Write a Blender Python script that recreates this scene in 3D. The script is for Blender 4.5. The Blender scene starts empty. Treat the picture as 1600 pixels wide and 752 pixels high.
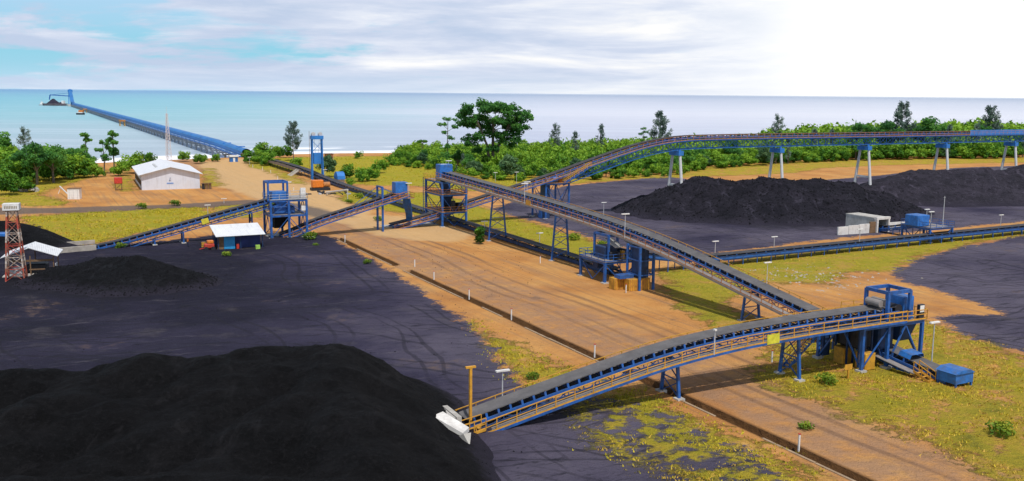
import bpy, bmesh, math, random
import numpy as np
from mathutils import Vector, Matrix
random.seed(7); RNG = np.random.default_rng(7)
sc = bpy.context.scene
COL = sc.collection
R = math.radians
# ------------------------------------------------------------------ camera geometry
F, CH = 1500.0, 28.0                       # focal length in photo pixels (photo 1600 wide), camera height
PITCH = math.atan(230.25 / F); ROLL = 14.5 / 1600
_f = Vector((0, math.cos(PITCH), -math.sin(PITCH))); _r0 = Vector((1, 0, 0)); _u0 = Vector((0, math.sin(PITCH), math.cos(PITCH)))
_r = _r0 * math.cos(ROLL) + _u0 * math.sin(ROLL); _u = -_r0 * math.sin(ROLL) + _u0 * math.cos(ROLL)
def gp(px, py, z=0.0):                     # world point at height z under a survey mark of the photo
    d = _f * F + _r * (px - 800) - _u * (py - 376)
    k = (z - CH) / d.z
    return Vector((d.x * k, d.y * k, z))
def atY(px, Y): return (px - 800) / F * Y
A = R(27.2)
E1 = Vector((math.cos(A), math.sin(A), 0)); E2 = Vector((-math.sin(A), math.cos(A), 0)); UP = Vector((0, 0, 1))
cam_d = bpy.data.cameras.new('camera'); cam = bpy.data.objects.new('camera', cam_d); COL.objects.link(cam)
cam_d.sensor_width = 36; cam_d.lens = 36 * F / 1600; cam_d.clip_start = 0.5; cam_d.clip_end = 200000
M3 = Matrix((_r, _u, -_f)).transposed()
cam.matrix_world = Matrix.Translation((0, 0, CH)) @ M3.to_4x4()
sc.camera = cam
sc.view_settings.view_transform = 'Standard'; sc.view_settings.look = 'None'; sc.view_settings.exposure = 0

# ------------------------------------------------------------------ node helper
class N:
    def __init__(s, tree): s.t = tree; s.n = tree.nodes; s.l = tree.links
    def _in(s, sock, v):
        if v is None: return
        if hasattr(v, 'is_linked') or isinstance(v, bpy.types.NodeSocket): s.l.new(v, sock)
        else:
            if isinstance(v, (tuple, list)) and sock.type == 'RGBA' and len(v) == 3: v = (*v, 1)
            sock.default_value = v
    def pos(s): return s.n.new('ShaderNodeNewGeometry').outputs['Position']
    def obj(s): return s.n.new('ShaderNodeTexCoord').outputs['Object']
    def attr(s, name, out='Fac'):
        a = s.n.new('ShaderNodeAttribute'); a.attribute_name = name; return a.outputs[out]
    def rnd(s): return s.n.new('ShaderNodeObjectInfo').outputs['Random']
    def map(s, v, scale=(1, 1, 1), rz=0.0, loc=(0, 0, 0)):
        m = s.n.new('ShaderNodeMapping'); s._in(m.inputs['Vector'], v)
        m.inputs['Rotation'].default_value = (0, 0, rz); m.inputs['Scale'].default_value = scale; m.inputs['Location'].default_value = loc
        return m.outputs[0]
    def rotmap(s, v, rz, scale):           # rotate first, then scale
        return s.map(s.map(v, rz=rz), scale=scale)
    def noise(s, v, scale=1.0, detail=4.0, rough=.55, dist=0.0):
        m = s.n.new('ShaderNodeTexNoise'); s._in(m.inputs['Vector'], v); m.inputs['Scale'].default_value = scale
        m.inputs['Detail'].default_value = detail; m.inputs['Roughness'].default_value = rough; m.inputs['Distortion'].default_value = dist
        return m.outputs['Fac']
    def vor(s, v, scale=1.0):
        m = s.n.new('ShaderNodeTexVoronoi'); s._in(m.inputs['Vector'], v); m.inputs['Scale'].default_value = scale
        return m.outputs['Distance']
    def math(s, op, a, b=None, c=None, clamp=False):
        m = s.n.new('ShaderNodeMath'); m.operation = op; m.use_clamp = clamp
        s._in(m.inputs[0], a); s._in(m.inputs[1], b); s._in(m.inputs[2], c); return m.outputs[0]
    def rng(s, v, a, b, c=0.0, d=1.0, smooth=True):
        m = s.n.new('ShaderNodeMapRange'); m.interpolation_type = 'SMOOTHSTEP' if smooth else 'LINEAR'
        s._in(m.inputs[0], v); m.inputs[1].default_value = a; m.inputs[2].default_value = b; m.inputs[3].default_value = c; m.inputs[4].default_value = d
        return m.outputs[0]
    def ramp(s, fac, stops):
        m = s.n.new('ShaderNodeValToRGB'); s._in(m.inputs[0], fac); e = m.color_ramp.elements
        while len(e) < len(stops): e.new(.5)
        for k, (p, c) in zip(e, stops): k.position = p; k.color = (*c, 1)
        return m.outputs[0]
    def mix(s, fac, a, b, mode='MIX'):
        m = s.n.new('ShaderNodeMix'); m.data_type = 'RGBA'; m.blend_type = mode
        s._in(m.inputs[0], fac); s._in(m.inputs[6], a); s._in(m.inputs[7], b); return m.outputs[2]
    def sep(s, v):
        m = s.n.new('ShaderNodeSeparateXYZ'); s._in(m.inputs[0], v); return m.outputs
    def comb(s, x, y, z):
        m = s.n.new('ShaderNodeCombineXYZ'); s._in(m.inputs[0], x); s._in(m.inputs[1], y); s._in(m.inputs[2], z); return m.outputs[0]
    def bump(s, h, strength=.5, dist=.1):
        m = s.n.new('ShaderNodeBump'); s._in(m.inputs['Height'], h); m.inputs['Strength'].default_value = strength; m.inputs['Distance'].default_value = dist
        return m.outputs[0]
def newmat(name):
    m = bpy.data.materials.new(name); m.use_nodes = True; t = m.node_tree
    b = next(x for x in t.nodes if x.type == 'BSDF_PRINCIPLED')
    return m, N(t), b
def simple(name, col, rough=.6, var=.25, scale=1.5, metal=0.0, dirt=None, spec=.4, dscale=.6, damt=.5):
    m, n, b = newmat(name)
    p = n.pos()
    f = n.noise(p, scale, 5, .65)
    lo = tuple(c * (1 - var) for c in col); hi = tuple(min(1, c * (1 + var)) for c in col)
    c = n.ramp(f, [(.3, lo), (.7, hi)])
    if dirt:
        d = n.rng(n.noise(p, dscale, 6, .7), .48, .72, 0, damt)
        c = n.mix(d, c, dirt)
        nz = n.sep(n.n.new('ShaderNodeNewGeometry').outputs['Normal'])[2]
        dust = n.math('MULTIPLY', n.rng(nz, .5, .95), n.rng(n.noise(p, .9, 5, .7), .35, .65, .1, .75))
        c = n.mix(n.math('MULTIPLY', dust, min(1.0, damt)), c, tuple(.6 * q + .05 for q in dirt))
        rust = n.rng(n.noise(n.map(p, scale=(2.2, 2.2, .5)), 1.0, 5, .75), .60, .70, 0, .5 * damt)
        c = n.mix(rust, c, (.13, .07, .04) if max(col) < .5 or col[2] < .2 else tuple(.5 * q for q in dirt))
    n._in(b.inputs['Base Color'], c); b.inputs['Roughness'].default_value = rough; b.inputs['Metallic'].default_value = metal
    b.inputs['Specular IOR Level'].default_value = spec
    n._in(b.inputs['Normal'], n.bump(f, .15, .02))
    return m

# ------------------------------------------------------------------ object helpers
WL = {}
def wl(o): return WL.get(o.name, Vector((0, 0, 0))) if o else Vector((0, 0, 0))
def tag(o, label=None, cat=None, group=None, kind=None):
    if label: o['label'] = label
    if cat: o['category'] = cat
    if group: o['group'] = group
    if kind: o['kind'] = kind
    return o
def thing(name, label, cat, loc=(0, 0, 0), group=None):
    o = bpy.data.objects.new(name, None); COL.objects.link(o); o.location = loc; o.empty_display_size = .3
    WL[o.name] = Vector(loc)
    return tag(o, label, cat, group)
def copy_tree(o, parent=None):
    c = o.copy(); COL.objects.link(c)
    if parent: c.parent = parent
    for ch in list(KIDS.get(o.name, [])): copy_tree(ch, c)
    return c
KIDS = {}
def inst(o, loc, rz=0, s=1.0, label=None, group=None):
    c = copy_tree(o); c.location = loc; c.rotation_euler = (0, 0, rz); c.scale = (s, s, s) if not isinstance(s, tuple) else s
    if label: c['label'] = label
    if group: c['group'] = group
    return c
class MB:
    def __init__(s): s.v = []; s.f = []
    def add(s, vs, fs):
        o = len(s.v); s.v += [tuple(v) for v in vs]; s.f += [tuple(i + o for i in f) for f in fs]; return s
    HEX = [(0, 3, 2, 1), (4, 5, 6, 7), (0, 1, 5, 4), (1, 2, 6, 5), (2, 3, 7, 6), (3, 0, 4, 7)]
    def beam(s, p, q, w, h=None, up=None):
        p = Vector(p); q = Vector(q); h = w if h is None else h; t = (q - p)
        if t.length < 1e-6: return s
        t.normalize(); up = Vector(up) if up else (UP if abs(t.z) < .98 else E2)
        n = t.cross(up).normalized(); u = n.cross(t)
        vs = []
        for c in (p, q):
            for a, b in ((-1, -1), (1, -1), (1, 1), (-1, 1)): vs.append(c + n * a * w / 2 + u * b * h / 2)
        return s.add(vs, s.HEX)
    def box(s, c, sx, sy, sz, ang=A):      # c = centre of the base, axes turned by ang
        c = Vector(c); x = Vector((math.cos(ang), math.sin(ang), 0)); y = Vector((-math.sin(ang), math.cos(ang), 0))
        vs = [c + x * a * sx / 2 + y * b * sy / 2 + UP * k * sz for k in (0, 1) for a, b in ((-1, -1), (1, -1), (1, 1), (-1, 1))]
        return s.add(vs, s.HEX)
    def cyl(s, p, q, r, r2=None, n=8):
        p = Vector(p); q = Vector(q); r2 = r if r2 is None else r2; t = (q - p).normalized()
        up = UP if abs(t.z) < .98 else Vector((1, 0, 0)); a = t.cross(up).normalized(); b = a.cross(t)
        vs = []
        for c, rr in ((p, r), (q, r2)):
            for k in range(n): g = 2 * math.pi * k / n; vs.append(c + a * math.cos(g) * rr + b * math.sin(g) * rr)
        fs = [(k, (k + 1) % n, n + (k + 1) % n, n + k) for k in range(n)] + [tuple(range(n))[::-1], tuple(range(n, 2 * n))]
        return s.add(vs, fs)
    def prism(s, poly, off):               # poly: list of 3-D points, extruded by off
        k = len(poly); off = Vector(off); vs = [Vector(p) for p in poly] + [Vector(p) + off for p in poly]
        return s.add(vs, [tuple(range(k))[::-1], tuple(range(k, 2 * k))] + [(i, (i + 1) % k, k + (i + 1) % k, k + i) for i in range(k)])
    def sweep(s, path, no, uo, w, h):
        vs = []; fs = []
        for P, T, Nn, U in path:
            for a, b in ((-1, -1), (1, -1), (1, 1), (-1, 1)): vs.append(P + Nn * (no + a * w / 2) + U * (uo + b * h / 2))
        m = len(path)
        for i in range(m - 1):
            for k in range(4): fs.append((4 * i + k, 4 * i + (k + 1) % 4, 4 * i + 4 + (k + 1) % 4, 4 * i + 4 + k))
        fs += [(3, 2, 1, 0), (4 * m - 4, 4 * m - 3, 4 * m - 2, 4 * m - 1)]
        return s.add(vs, fs)
    def profile(s, path, prof):            # open cross-section (n, u) swept along
        k = len(prof); vs = []; fs = []
        for P, T, Nn, U in path:
            for a, b in prof: vs.append(P + Nn * a + U * b)
        for i in range(len(path) - 1):
            for j in range(k - 1): fs.append((k * i + j, k * i + j + 1, k * i + k + j + 1, k * i + k + j))
        return s.add(vs, fs)
    def build(s, name, mat, parent=None, smooth=False, bevel=0):
        me = bpy.data.meshes.new(name); o0 = wl(parent)
        me.from_pydata([(v[0] - o0.x, v[1] - o0.y, v[2] - o0.z) for v in s.v], [], s.f)
        me.materials.append(mat); me.update()
        if smooth: me.polygons.foreach_set('use_smooth', [True] * len(me.polygons))
        o = bpy.data.objects.new(name, me); COL.objects.link(o)
        if parent: o.parent = parent; WL[o.name] = o0; KIDS.setdefault(parent.name, []).append(o)
        if bevel:
            md = o.modifiers.new('bevel', 'BEVEL'); md.width = bevel; md.segments = 1; md.limit_method = 'ANGLE'
        return o
def mesh_np(name, V, Fq, mat, parent=None, smooth=True, attrs=None):
    me = bpy.data.meshes.new(name); V = np.asarray(V, np.float32); Fq = np.asarray(Fq, np.int32); k = Fq.shape[1]
    me.vertices.add(len(V)); me.vertices.foreach_set('co', V.ravel())
    me.loops.add(Fq.size); me.loops.foreach_set('vertex_index', Fq.ravel())
    me.polygons.add(len(Fq)); me.polygons.foreach_set('loop_start', np.arange(0, Fq.size, k, dtype=np.int32))
    me.polygons.foreach_set('use_smooth', np.full(len(Fq), smooth))
    for nm, arr in (attrs or {}).items():
        a = me.attributes.new(nm, 'FLOAT', 'POINT'); a.data.foreach_set('value', np.asarray(arr, np.float32))
    me.materials.append(mat); me.update(calc_edges=True)
    o = bpy.data.objects.new(name, me); COL.objects.link(o)
    if parent: o.parent = parent; WL[o.name] = wl(parent); KIDS.setdefault(parent.name, []).append(o)
    return o
# value noise for shaping terrain
def vnoise(x, y, seed=0):
    xi = np.floor(x).astype(np.int64); yi = np.floor(y).astype(np.int64); fx = x - xi; fy = y - yi
    def h(a, b):
        n = (a * 374761393 + b * 668265263 + seed * 974711) & 0x7fffffff
        n = ((n ^ (n >> 13)) * 1274126177) & 0x7fffffff
        return ((n ^ (n >> 16)) & 0xffff) / 65535.0
    u = fx * fx * (3 - 2 * fx); v = fy * fy * (3 - 2 * fy)
    return (h(xi, yi) * (1 - u) + h(xi + 1, yi) * u) * (1 - v) + (h(xi, yi + 1) * (1 - u) + h(xi + 1, yi + 1) * u) * v
def fbm(x, y, o=4, seed=0):
    r = 0; a = .5
    for k in range(o): r = r + a * (vnoise(x * 2 ** k, y * 2 ** k, seed + k) - .5); a *= .5
    return r
def sdf_poly(x, y, poly):                  # + inside
    d = np.full(x.shape, 1e9); ins = np.zeros(x.shape, bool); n = len(poly)
    for i in range(n):
        (ax, ay), (bx, by) = poly[i], poly[(i + 1) % n]
        ex, ey = bx - ax, by - ay; wx, wy = x - ax, y - ay
        t = np.clip((wx * ex + wy * ey) / (ex * ex + ey * ey + 1e-9), 0, 1)
        d = np.minimum(d, np.hypot(wx - ex * t, wy - ey * t))
        c = ((ay <= y) != (by <= y)) & (x < ex * (y - ay) / (by - ay + 1e-12) + ax)
        ins ^= c
    return np.where(ins, d, -d)
def pxpoly(pts): return [tuple(gp(a, b)[:2]) for a, b in pts]
# ------------------------------------------------------------------ sky and sun
SUN_EL, SUN_AZ = R(63), R(-72)             # direction towards the sun: azimuth measured from +X, anticlockwise
sdir = Vector((math.cos(SUN_EL) * math.cos(SUN_AZ), math.cos(SUN_EL) * math.sin(SUN_AZ), math.sin(SUN_EL)))
w = bpy.data.worlds.new('World'); sc.world = w; w.use_nodes = True
n = N(w.node_tree); bg = next(x for x in w.node_tree.nodes if x.type == 'BACKGROUND')
sk = n.n.new('ShaderNodeTexSky'); sk.sky_type = 'NISHITA'; sk.sun_disc = False
sk.sun_elevation = SUN_EL; sk.sun_rotation = math.pi / 2 - SUN_AZ; sk.air_density = 1.0; sk.dust_density = .6; sk.ozone_density = 2.0
g = n.n.new('ShaderNodeTexCoord').outputs['Generated']
s3 = n.sep(g)
az = n.math('DIVIDE', s3[0], n.math('MAXIMUM', s3[1], .05))      # eastward slope in front of the viewer
el = s3[2]
cv = n.comb(n.math('MULTIPLY', az, 2.6), n.math('MULTIPLY', n.math('POWER', n.math('MAXIMUM', el, .0001), .8), 10.5), 0.0)
c1 = n.noise(cv, 1.9, 9, .58, .35)
c2 = n.noise(n.map(cv, loc=(3.3, 1.7, .4)), 4.5, 7, .6, .4)
# cloud cover: heavier to the east, broken to the west
cov = n.math('ADD', n.math('ADD', c1, n.math('MULTIPLY', n.math('SUBTRACT', c2, .5), .3)), n.math('MULTIPLY', az, .42))
cov = n.math('ADD', cov, .15)
mask = n.rng(cov, .40, .56)
shade = n.noise(n.map(cv, scale=(1, 1.25, 1), loc=(8.1, 2.2, 0)), 2.1, 7, .6, .3)
shade = n.math('ADD', shade, n.math('MULTIPLY', az, .25))
ccol = n.ramp(shade, [(.34, (.54, .64, .82)), (.47, (.66, .73, .88)), (.56, (.78, .83, .94)), (.70, (1.0, 1.0, 1.0))])
ccol = n.mix(n.rng(az, .12, .36), ccol, (1.10, 1.10, 1.09))
blue = n.ramp(n.rng(el, 0, .1), [(0, (.38, .68, .84)), (.35, (.30, .66, .82)), (1, (.44, .68, .90))])
low = n.mix(mask, blue, ccol)
hz = n.rng(el, .0, .028, 1, 0)
low = n.mix(n.math('MULTIPLY', hz, .45), low, n.mix(n.rng(az, -.35, .3), (.62, .78, .95), (.95, .97, 1.0)))
S = .10
low10 = n.mix(1.0, low, (1 / S, 1 / S, 1 / S), 'MULTIPLY')
# higher up: plain sky broken by soft overhead cloud
upc = n.rng(n.noise(g, 3.0, 6, .6), .4, .62)
high = n.mix(n.math('MULTIPLY', upc, .7), sk.outputs[0], (7.2, 7.4, 7.8))
skycol = n.mix(n.rng(el, .10, .32), low10, high)
n._in(bg.inputs['Color'], skycol); bg.inputs['Strength'].default_value = S
ld = bpy.data.lights.new('sun', 'SUN'); ld.energy = 3.5; ld.angle = R(.6); ld.color = (1, .965, .92)
lo = bpy.data.objects.new('sun', ld); COL.objects.link(lo); lo.rotation_euler = sdir.to_track_quat('Z', 'Y').to_euler(); lo.location = (0, 0, 200)

# ------------------------------------------------------------------ ground regions (surveyed outlines on the plain)
P = {}
P['coalA'] = pxpoly([(-250, 352), (-60, 345), (60, 352), (92, 372), (150, 386), (255, 376), (335, 366), (420, 368), (500, 366), (530, 376), (600, 416), (660, 456), (722, 492), (752, 520), (775, 548), (815, 590), (850, 622), (900, 622), (960, 620), (1050, 642), (1120, 682), (1230, 745), (1360, 860), (-400, 900), (-500, 500)])
P['coalB'] = pxpoly([(880, 291), (950, 284), (1040, 276), (1110, 284), (1300, 281), (1500, 262), (1700, 256), (1900, 256), (1900, 330), (1600, 346), (1440, 361), (1300, 374), (1120, 396), (1050, 404), (960, 384), (905, 366), (860, 352), (800, 338), (770, 328), (820, 306)])
P['coalC'] = pxpoly([(1392, 428), (1440, 402), (1500, 385), (1600, 367), (1800, 350), (1800, 640), (1600, 554), (1510, 524), (1452, 498), (1480, 491), (1568, 491), (1545, 479), (1445, 449), (1402, 441)])
P['track'] = pxpoly([(-300, 318), (-60, 323), (60, 325), (250, 320), (390, 312), (470, 318), (560, 340), (500, 342), (440, 330), (330, 325), (250, 328), (100, 334), (-60, 337), (-300, 340)])
G = []
G.append(pxpoly([(25, 340), (110, 333), (230, 327), (318, 323), (338, 336), (270, 352), (150, 381), (85, 384), (50, 362)]))
G.append(pxpoly([(-300, 300), (-50, 275), (60, 262), (150, 258), (172, 268), (128, 282), (92, 292), (62, 306), (110, 316), (95, 322), (-300, 316)]))
G.append(pxpoly([(390, 262), (384, 248), (500, 245), (700, 243), (900, 240), (1000, 250), (900, 284), (820, 292), (760, 300), (700, 296), (640, 290), (560, 290), (520, 280), (470, 268)]))
G.append(pxpoly([(520, 300), (600, 296), (700, 306), (770, 330), (850, 354), (905, 368), (962, 388), (940, 412), (905, 412), (830, 378), (745, 352), (690, 342), (610, 330), (545, 318)]))
G.append(pxpoly([(1030, 425), (1130, 408), (1300, 388), (1440, 372), (1600, 352), (1800, 335), (1800, 350), (1600, 368), (1500, 386), (1440, 402), (1392, 425), (1330, 425), (1300, 445), (1200, 440), (1130, 470), (1195, 505), (1180, 520), (1110, 512), (1050, 470)]))
G.append(pxpoly([(1180, 590), (1205, 545), (1290, 515), (1440, 500), (1510, 525), (1600, 556), (1800, 640), (1800, 860), (1600, 768), (1490, 712), (1400, 672), (1290, 632), (1225, 612)]))
G.append(pxpoly([(860, 288), (900, 280), (1040, 271), (1110, 260), (1290, 250), (1600, 246), (2000, 240), (2000, 250), (1600, 254), (1400, 258), (1290, 262), (1250, 270), (1110, 276), (1000, 280), (900, 287)]))
G.append(pxpoly([(730, 500), (765, 525), (850, 562), (925, 592), (900, 606), (850, 612), (815, 606), (785, 565), (752, 530)]))
G.append(pxpoly([(880, 640), (960, 606), (1010, 612), (1080, 648), (1180, 692), (1270, 745), (1380, 830), (1200, 860), (1090, 780), (1020, 735), (930, 705)]))
G.append(pxpoly([(180, 285), (200, 262), (212, 300), (185, 300)]))
G.append(pxpoly([(315, 262), (330, 262), (350, 290), (318, 296)]))
G.append(pxpoly([(405, 262), (385, 250), (470, 278), (480, 290), (450, 285)]))
G.append(pxpoly([(330, 322), (420, 318), (410, 340), (335, 342)]))
SHORE = [tuple(gp(a, b, -3.5)[:2]) for a, b in [(-420, 292), (-150, 274), (0, 264), (160, 257), (250, 254), (330, 250), (400, 246), (500, 244), (600, 243), (700, 241), (830, 239), (1000, 237), (1300, 234), (1600, 231), (2000, 226)]]
LAND = SHORE + [(SHORE[-1][0], -300), (SHORE[0][0], -300)]
DA, DB0, DB1, DW = 53.9, 40.0, 178.7, 1.25   # ditch: distance along E1, extent along E2, width
def axis(lo, f0, f1, hi, fine, extra=()):
    xs = list(np.arange(f0, f1 + .01, fine)); s = fine; x = f1
    while x < hi: s = min(s * 1.12, 14); x += s; xs.append(x)
    s = fine; x = f0
    while x > lo: s = min(s * 1.12, 14); x -= s; xs.append(x)
    return np.array(sorted(set([round(v, 3) for v in xs] + list(extra))))
def world_h(x, y):                         # height of the plain (no piles, no ditch)
    d = sdf_poly(x, y, LAND)
    t = np.clip(d / 38, 0, 1); z = -3.5 + 3.5 * (t * t * (3 - 2 * t))
    z = np.where(d < 0, -3.5 + np.maximum(d, -25) * .1, z)
    amp = np.clip(np.minimum(d / 60, 1), 0, 1)
    return z + amp * (fbm(x / 9, y / 9, 3, 5) * .25)
def gz(x, y): return float(world_h(np.array([float(x)]), np.array([float(y)]))[0])
# ---- ground material, driven by region distances and noise in world metres
def ground_mat():
    m, n, b = newmat('ground_cover'); p = n.pos()
    nb = n.noise(p, .09, 6, .62); nm = n.noise(p, .45, 6, .65); nf = n.noise(p, 2.6, 5, .7)
    road = n.rotmap(p, -(A + math.pi / 2), (.035, .55, 1))          # long axis along the haul road
    st = n.noise(road, 1.0, 5, .6)
    st2 = n.noise(n.rotmap(p, -(A + math.pi / 2), (.012, 1.6, 1)), 1.0, 3, .6)
    dirt = n.ramp(nb, [(.3, (.41, .175, .052)), (.5, (.56, .265, .078)), (.7, (.63, .34, .11))])
    dirt = n.mix(n.rng(st, .45, .68, 0, .6), dirt, (.34, .19, .095))
    dirt = n.mix(n.rng(st2, .56, .68, 0, .5), dirt, (.23, .14, .085))
    dirt = n.mix(n.rng(nm, .55, .75, 0, .35), dirt, (.58, .36, .17))
    dirt = n.mix(n.rng(nf, .42, .25, 0, .35), dirt, (.22, .11, .05))
    ra = n.sep(n.map(p, rz=-A))[0]            # metres across the haul road
    raw = n.math('ADD', ra, n.math('MULTIPLY', n.math('SUBTRACT', nb, .5), 9.0))
    band = n.math('MULTIPLY', n.rng(raw, 53.0, 56.0), n.rng(raw, 62.0, 69.0, 1, 0))
    dirt = n.mix(n.math('MULTIPLY', band, n.rng(nm, .3, .6, .1, .75)), dirt, n.mix(nf, (.27, .155, .095), (.40, .24, .15)))
    rw = n.math('ADD', ra, n.math('MULTIPLY', n.math('SUBTRACT', n.noise(n.rotmap(p, -(A + math.pi / 2), (.02, .02, 1)), 1.0, 2), .5), 7.0))
    for cen in (60.2, 62.4, 66.0, 68.1):
        wt = n.rng(n.math('ABSOLUTE', n.math('SUBTRACT', rw, cen)), .18, .55, 1, 0)
        dirt = n.mix(n.math('MULTIPLY', wt, n.rng(st, .35, .6, .05, .5)), dirt, (.17, .095, .055))
    spill = n.math('MULTIPLY', n.rng(n.noise(p, .12, 6, .7), .60, .72), n.rng(nm, .35, .6))
    dirt = n.mix(n.math('MULTIPLY', spill, .65), dirt, (.10, .075, .065))
    tanf = n.attr('tan')
    dirt = n.mix(n.rng(n.math('ADD', tanf, n.math('MULTIPLY', n.math('SUBTRACT', nb, .5), 1.2)), .3, .8, 0, .8), dirt, n.mix(nm, (.56, .34, .14), (.66, .45, .23)))
    # coal-covered ground
    cs = n.noise(n.rotmap(p, R(-14), (.10, .34, 1)), 1.0, 8, .7, 1.2)
    cs2 = n.noise(n.rotmap(p, R(-24), (.16, .9, 1)), 1.0, 7, .72, 1.4)
    px_ = n.sep(p)
    wst = n.math('ADD', n.math('MULTIPLY', px_[0], .010), n.math('MULTIPLY', px_[1], .0016))   # fines lie darker to the west and south
    big = n.math('ADD', n.noise(p, .035, 6, .6), n.math('MINIMUM', n.math('MAXIMUM', wst, -.22), .16))
    coal = n.ramp(big, [(.26, (.014, .013, .026)), (.5, (.040, .035, .064)), (.72, (.108, .094, .128))])
    coal = n.mix(n.rng(cs, .52, .75, 0, .6), coal, (.016, .015, .022))
    coal = n.mix(n.rng(cs2, .55, .65, 0, .7), coal, (.012, .012, .017))
    coal = n.mix(n.rng(n.noise(n.rotmap(p, R(-20), (.12, .9, 1)), 1.0, 7, .72, 1.5), .57, .70, 0, .5), coal, (.125, .112, .13))
    coal = n.mix(n.rng(n.noise(p, .16, 5, .6), .55, .75, 0, .5), coal, (.085, .074, .078))
    coal = n.mix(n.rng(nf, .58, .75, 0, .4), coal, (.11, .10, .115))
    coal = n.mix(n.rng(nf, .42, .26, 0, .55), coal, (.012, .012, .016))
    coal = n.mix(n.math('MULTIPLY', n.rng(n.noise(p, .07, 5, .65), .60, .72), n.rng(nm, .4, .62)), coal, (.15, .10, .075))
    for ang_, off_ in ((-14, 0.0), (22, 31.0), (-62, 57.0)):
        rx = n.sep(n.map(n.map(p, loc=(off_, off_ * .7, 0)), rz=R(-ang_)))[1]
        rxw = n.math('ADD', rx, n.math('MULTIPLY', n.math('SUBTRACT', n.noise(p, .02, 2), .5), 26.0))
        sw = n.math('ABSOLUTE', n.math('SUBTRACT', n.math('FRACT', n.math('DIVIDE', rxw, 8.0)), .5))
        tr_ = n.math('MAXIMUM', n.rng(n.math('ABSOLUTE', n.math('SUBTRACT', sw, .12)), .018, .034, 1, 0), 0.0)
        coal = n.mix(n.math('MULTIPLY', tr_, n.rng(n.noise(n.map(p, loc=(off_, 9, 0)), .035, 4), .46, .54, 0, .5)), coal, (.016, .015, .022))
    coal = n.mix(n.rng(n.math('ADD', n.attr('fines'), n.math('MULTIPLY', n.math('SUBTRACT', n.math('ADD', n.math('MULTIPLY', nm, .6), n.math('MULTIPLY', nb, .6)), .6), 1.1)), .1, .75, 0, .85), coal, (.011, .0105, .015))
    # grass
    ga = n.noise(p, .22, 6, .7); gb = n.noise(p, 1.3, 6, .75)
    gr = n.ramp(ga, [(.28, (.24, .22, .028)), (.42, (.44, .36, .032)), (.55, (.57, .40, .045)), (.72, (.55, .30, .085))])
    gr = n.mix(n.rng(gb, .52, .72, 0, .6), gr, (.14, .14, .02))
    gr = n.mix(n.rng(gb, .42, .28, 0, .55), gr, (.48, .33, .10))
    green = n.attr('green')
    gr = n.mix(n.math('MULTIPLY', green, .8), gr, n.mix(gb, (.52, .45, .022), (.26, .29, .022)))
    wob = n.math('MULTIPLY', n.math('SUBTRACT', n.math('ADD', n.math('MULTIPLY', nm, 1.1), n.math('MULTIPLY', nb, .7)), .9), 9.0)
    fine = n.math('MULTIPLY', n.math('SUBTRACT', nf, .5), 4.0)
    gm = n.rng(n.math('ADD', n.math('ADD', n.attr('grass'), n.math('MULTIPLY', wob, 1.3)), fine), -.7, .9)
    # bare patches inside the grass
    bare = n.rng(n.math('ADD', n.math('MULTIPLY', ga, .5), n.math('MULTIPLY', nm, .5)), .50, .58, 0, .9)
    gm = n.math('MULTIPLY', gm, n.math('SUBTRACT', 1.0, n.math('MULTIPLY', bare, n.math('SUBTRACT', 1.0, green))))
    cm = n.rng(n.math('ADD', n.math('ADD', n.attr('coal'), n.math('MULTIPLY', wob, .7)), fine), -.5, .8)
    tm = n.rng(n.math('ADD', n.attr('track'), n.math('MULTIPLY', wob, .3)), -1.0, 2.0)
    c = n.mix(n.math('MULTIPLY', tm, .85), dirt, n.mix(nm, (.085, .075, .072), (.15, .125, .11)))
    c = n.mix(cm, c, coal)
    gm2 = n.math('MULTIPLY', gm, n.math('SUBTRACT', 1.0, n.math('MULTIPLY', cm, n.rng(nm, .44, .56))))
    c = n.mix(gm2, c, gr)
    sp = n.rng(n.vor(p, .35), .03, .06, 1, 0)
    c = n.mix(n.math('MULTIPLY', n.math('MULTIPLY', sp, n.attr('litter')), .8), c, (.62, .60, .58))
    c = n.mix(n.math('MULTIPLY', n.rng(n.noise(p, .5, 5, .7), .58, .68), n.attr('litter')), c, (.46, .43, .41))
    di = n.attr('ditch')
    c = n.mix(di, c, n.mix(n.noise(p, .8, 5, .7), (.04, .02, .011), (.19, .09, .03)))
    sand = n.rng(n.attr('shore'), 4, 26, 1, 0)
    c = n.mix(sand, c, n.mix(nm, (.30, .22, .15), (.42, .33, .24)))
    n._in(b.inputs['Base Color'], c); b.inputs['Roughness'].default_value = .95; b.inputs['Specular IOR Level'].default_value = .15
    hb = n.math('ADD', n.math('ADD', n.math('MULTIPLY', nf, .5), n.math('MULTIPLY', nm, .8)), n.math('ADD', n.math('MULTIPLY', cs, .5), n.math('MULTIPLY', gm2, n.math('MULTIPLY', gb, 1.2))))
    n._in(b.inputs['Normal'], n.bump(hb, .95, .6))
    return m
GM = ground_mat()
aa = axis(-420, -25, 150, 760, 1.0, (DA - DW / 2, DA - DW / 2 + .35, DA + DW / 2 - .35, DA + DW / 2))
bb = axis(-120, 28, 215, 760, 1.0, (DB1,))
AAg, BBg = np.meshgrid(aa, bb, indexing='ij')
X = AAg * E1.x + BBg * E2.x; Y = AAg * E1.y + BBg * E2.y
land = sdf_poly(X, Y, LAND)
att = dict(shore=land)
att['coal'] = np.maximum.reduce([sdf_poly(X, Y, P[k]) for k in ('coalA', 'coalB', 'coalC')])
fin = np.zeros_like(X)
for fx, fy, fr in ((-17, 79, 15), (-28, 74, 18), (-40, 71, 22), (-55, 68, 26), (-13, 66, 13), (-58, 139, 17), (-66, 140, 14), (60, 226, 30), (80, 232, 26), (48, 232, 24)): fin = np.maximum(fin, np.clip(1.15 - np.hypot(X - fx, Y - fy) / fr, 0, 1))
att['fines'] = fin
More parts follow.
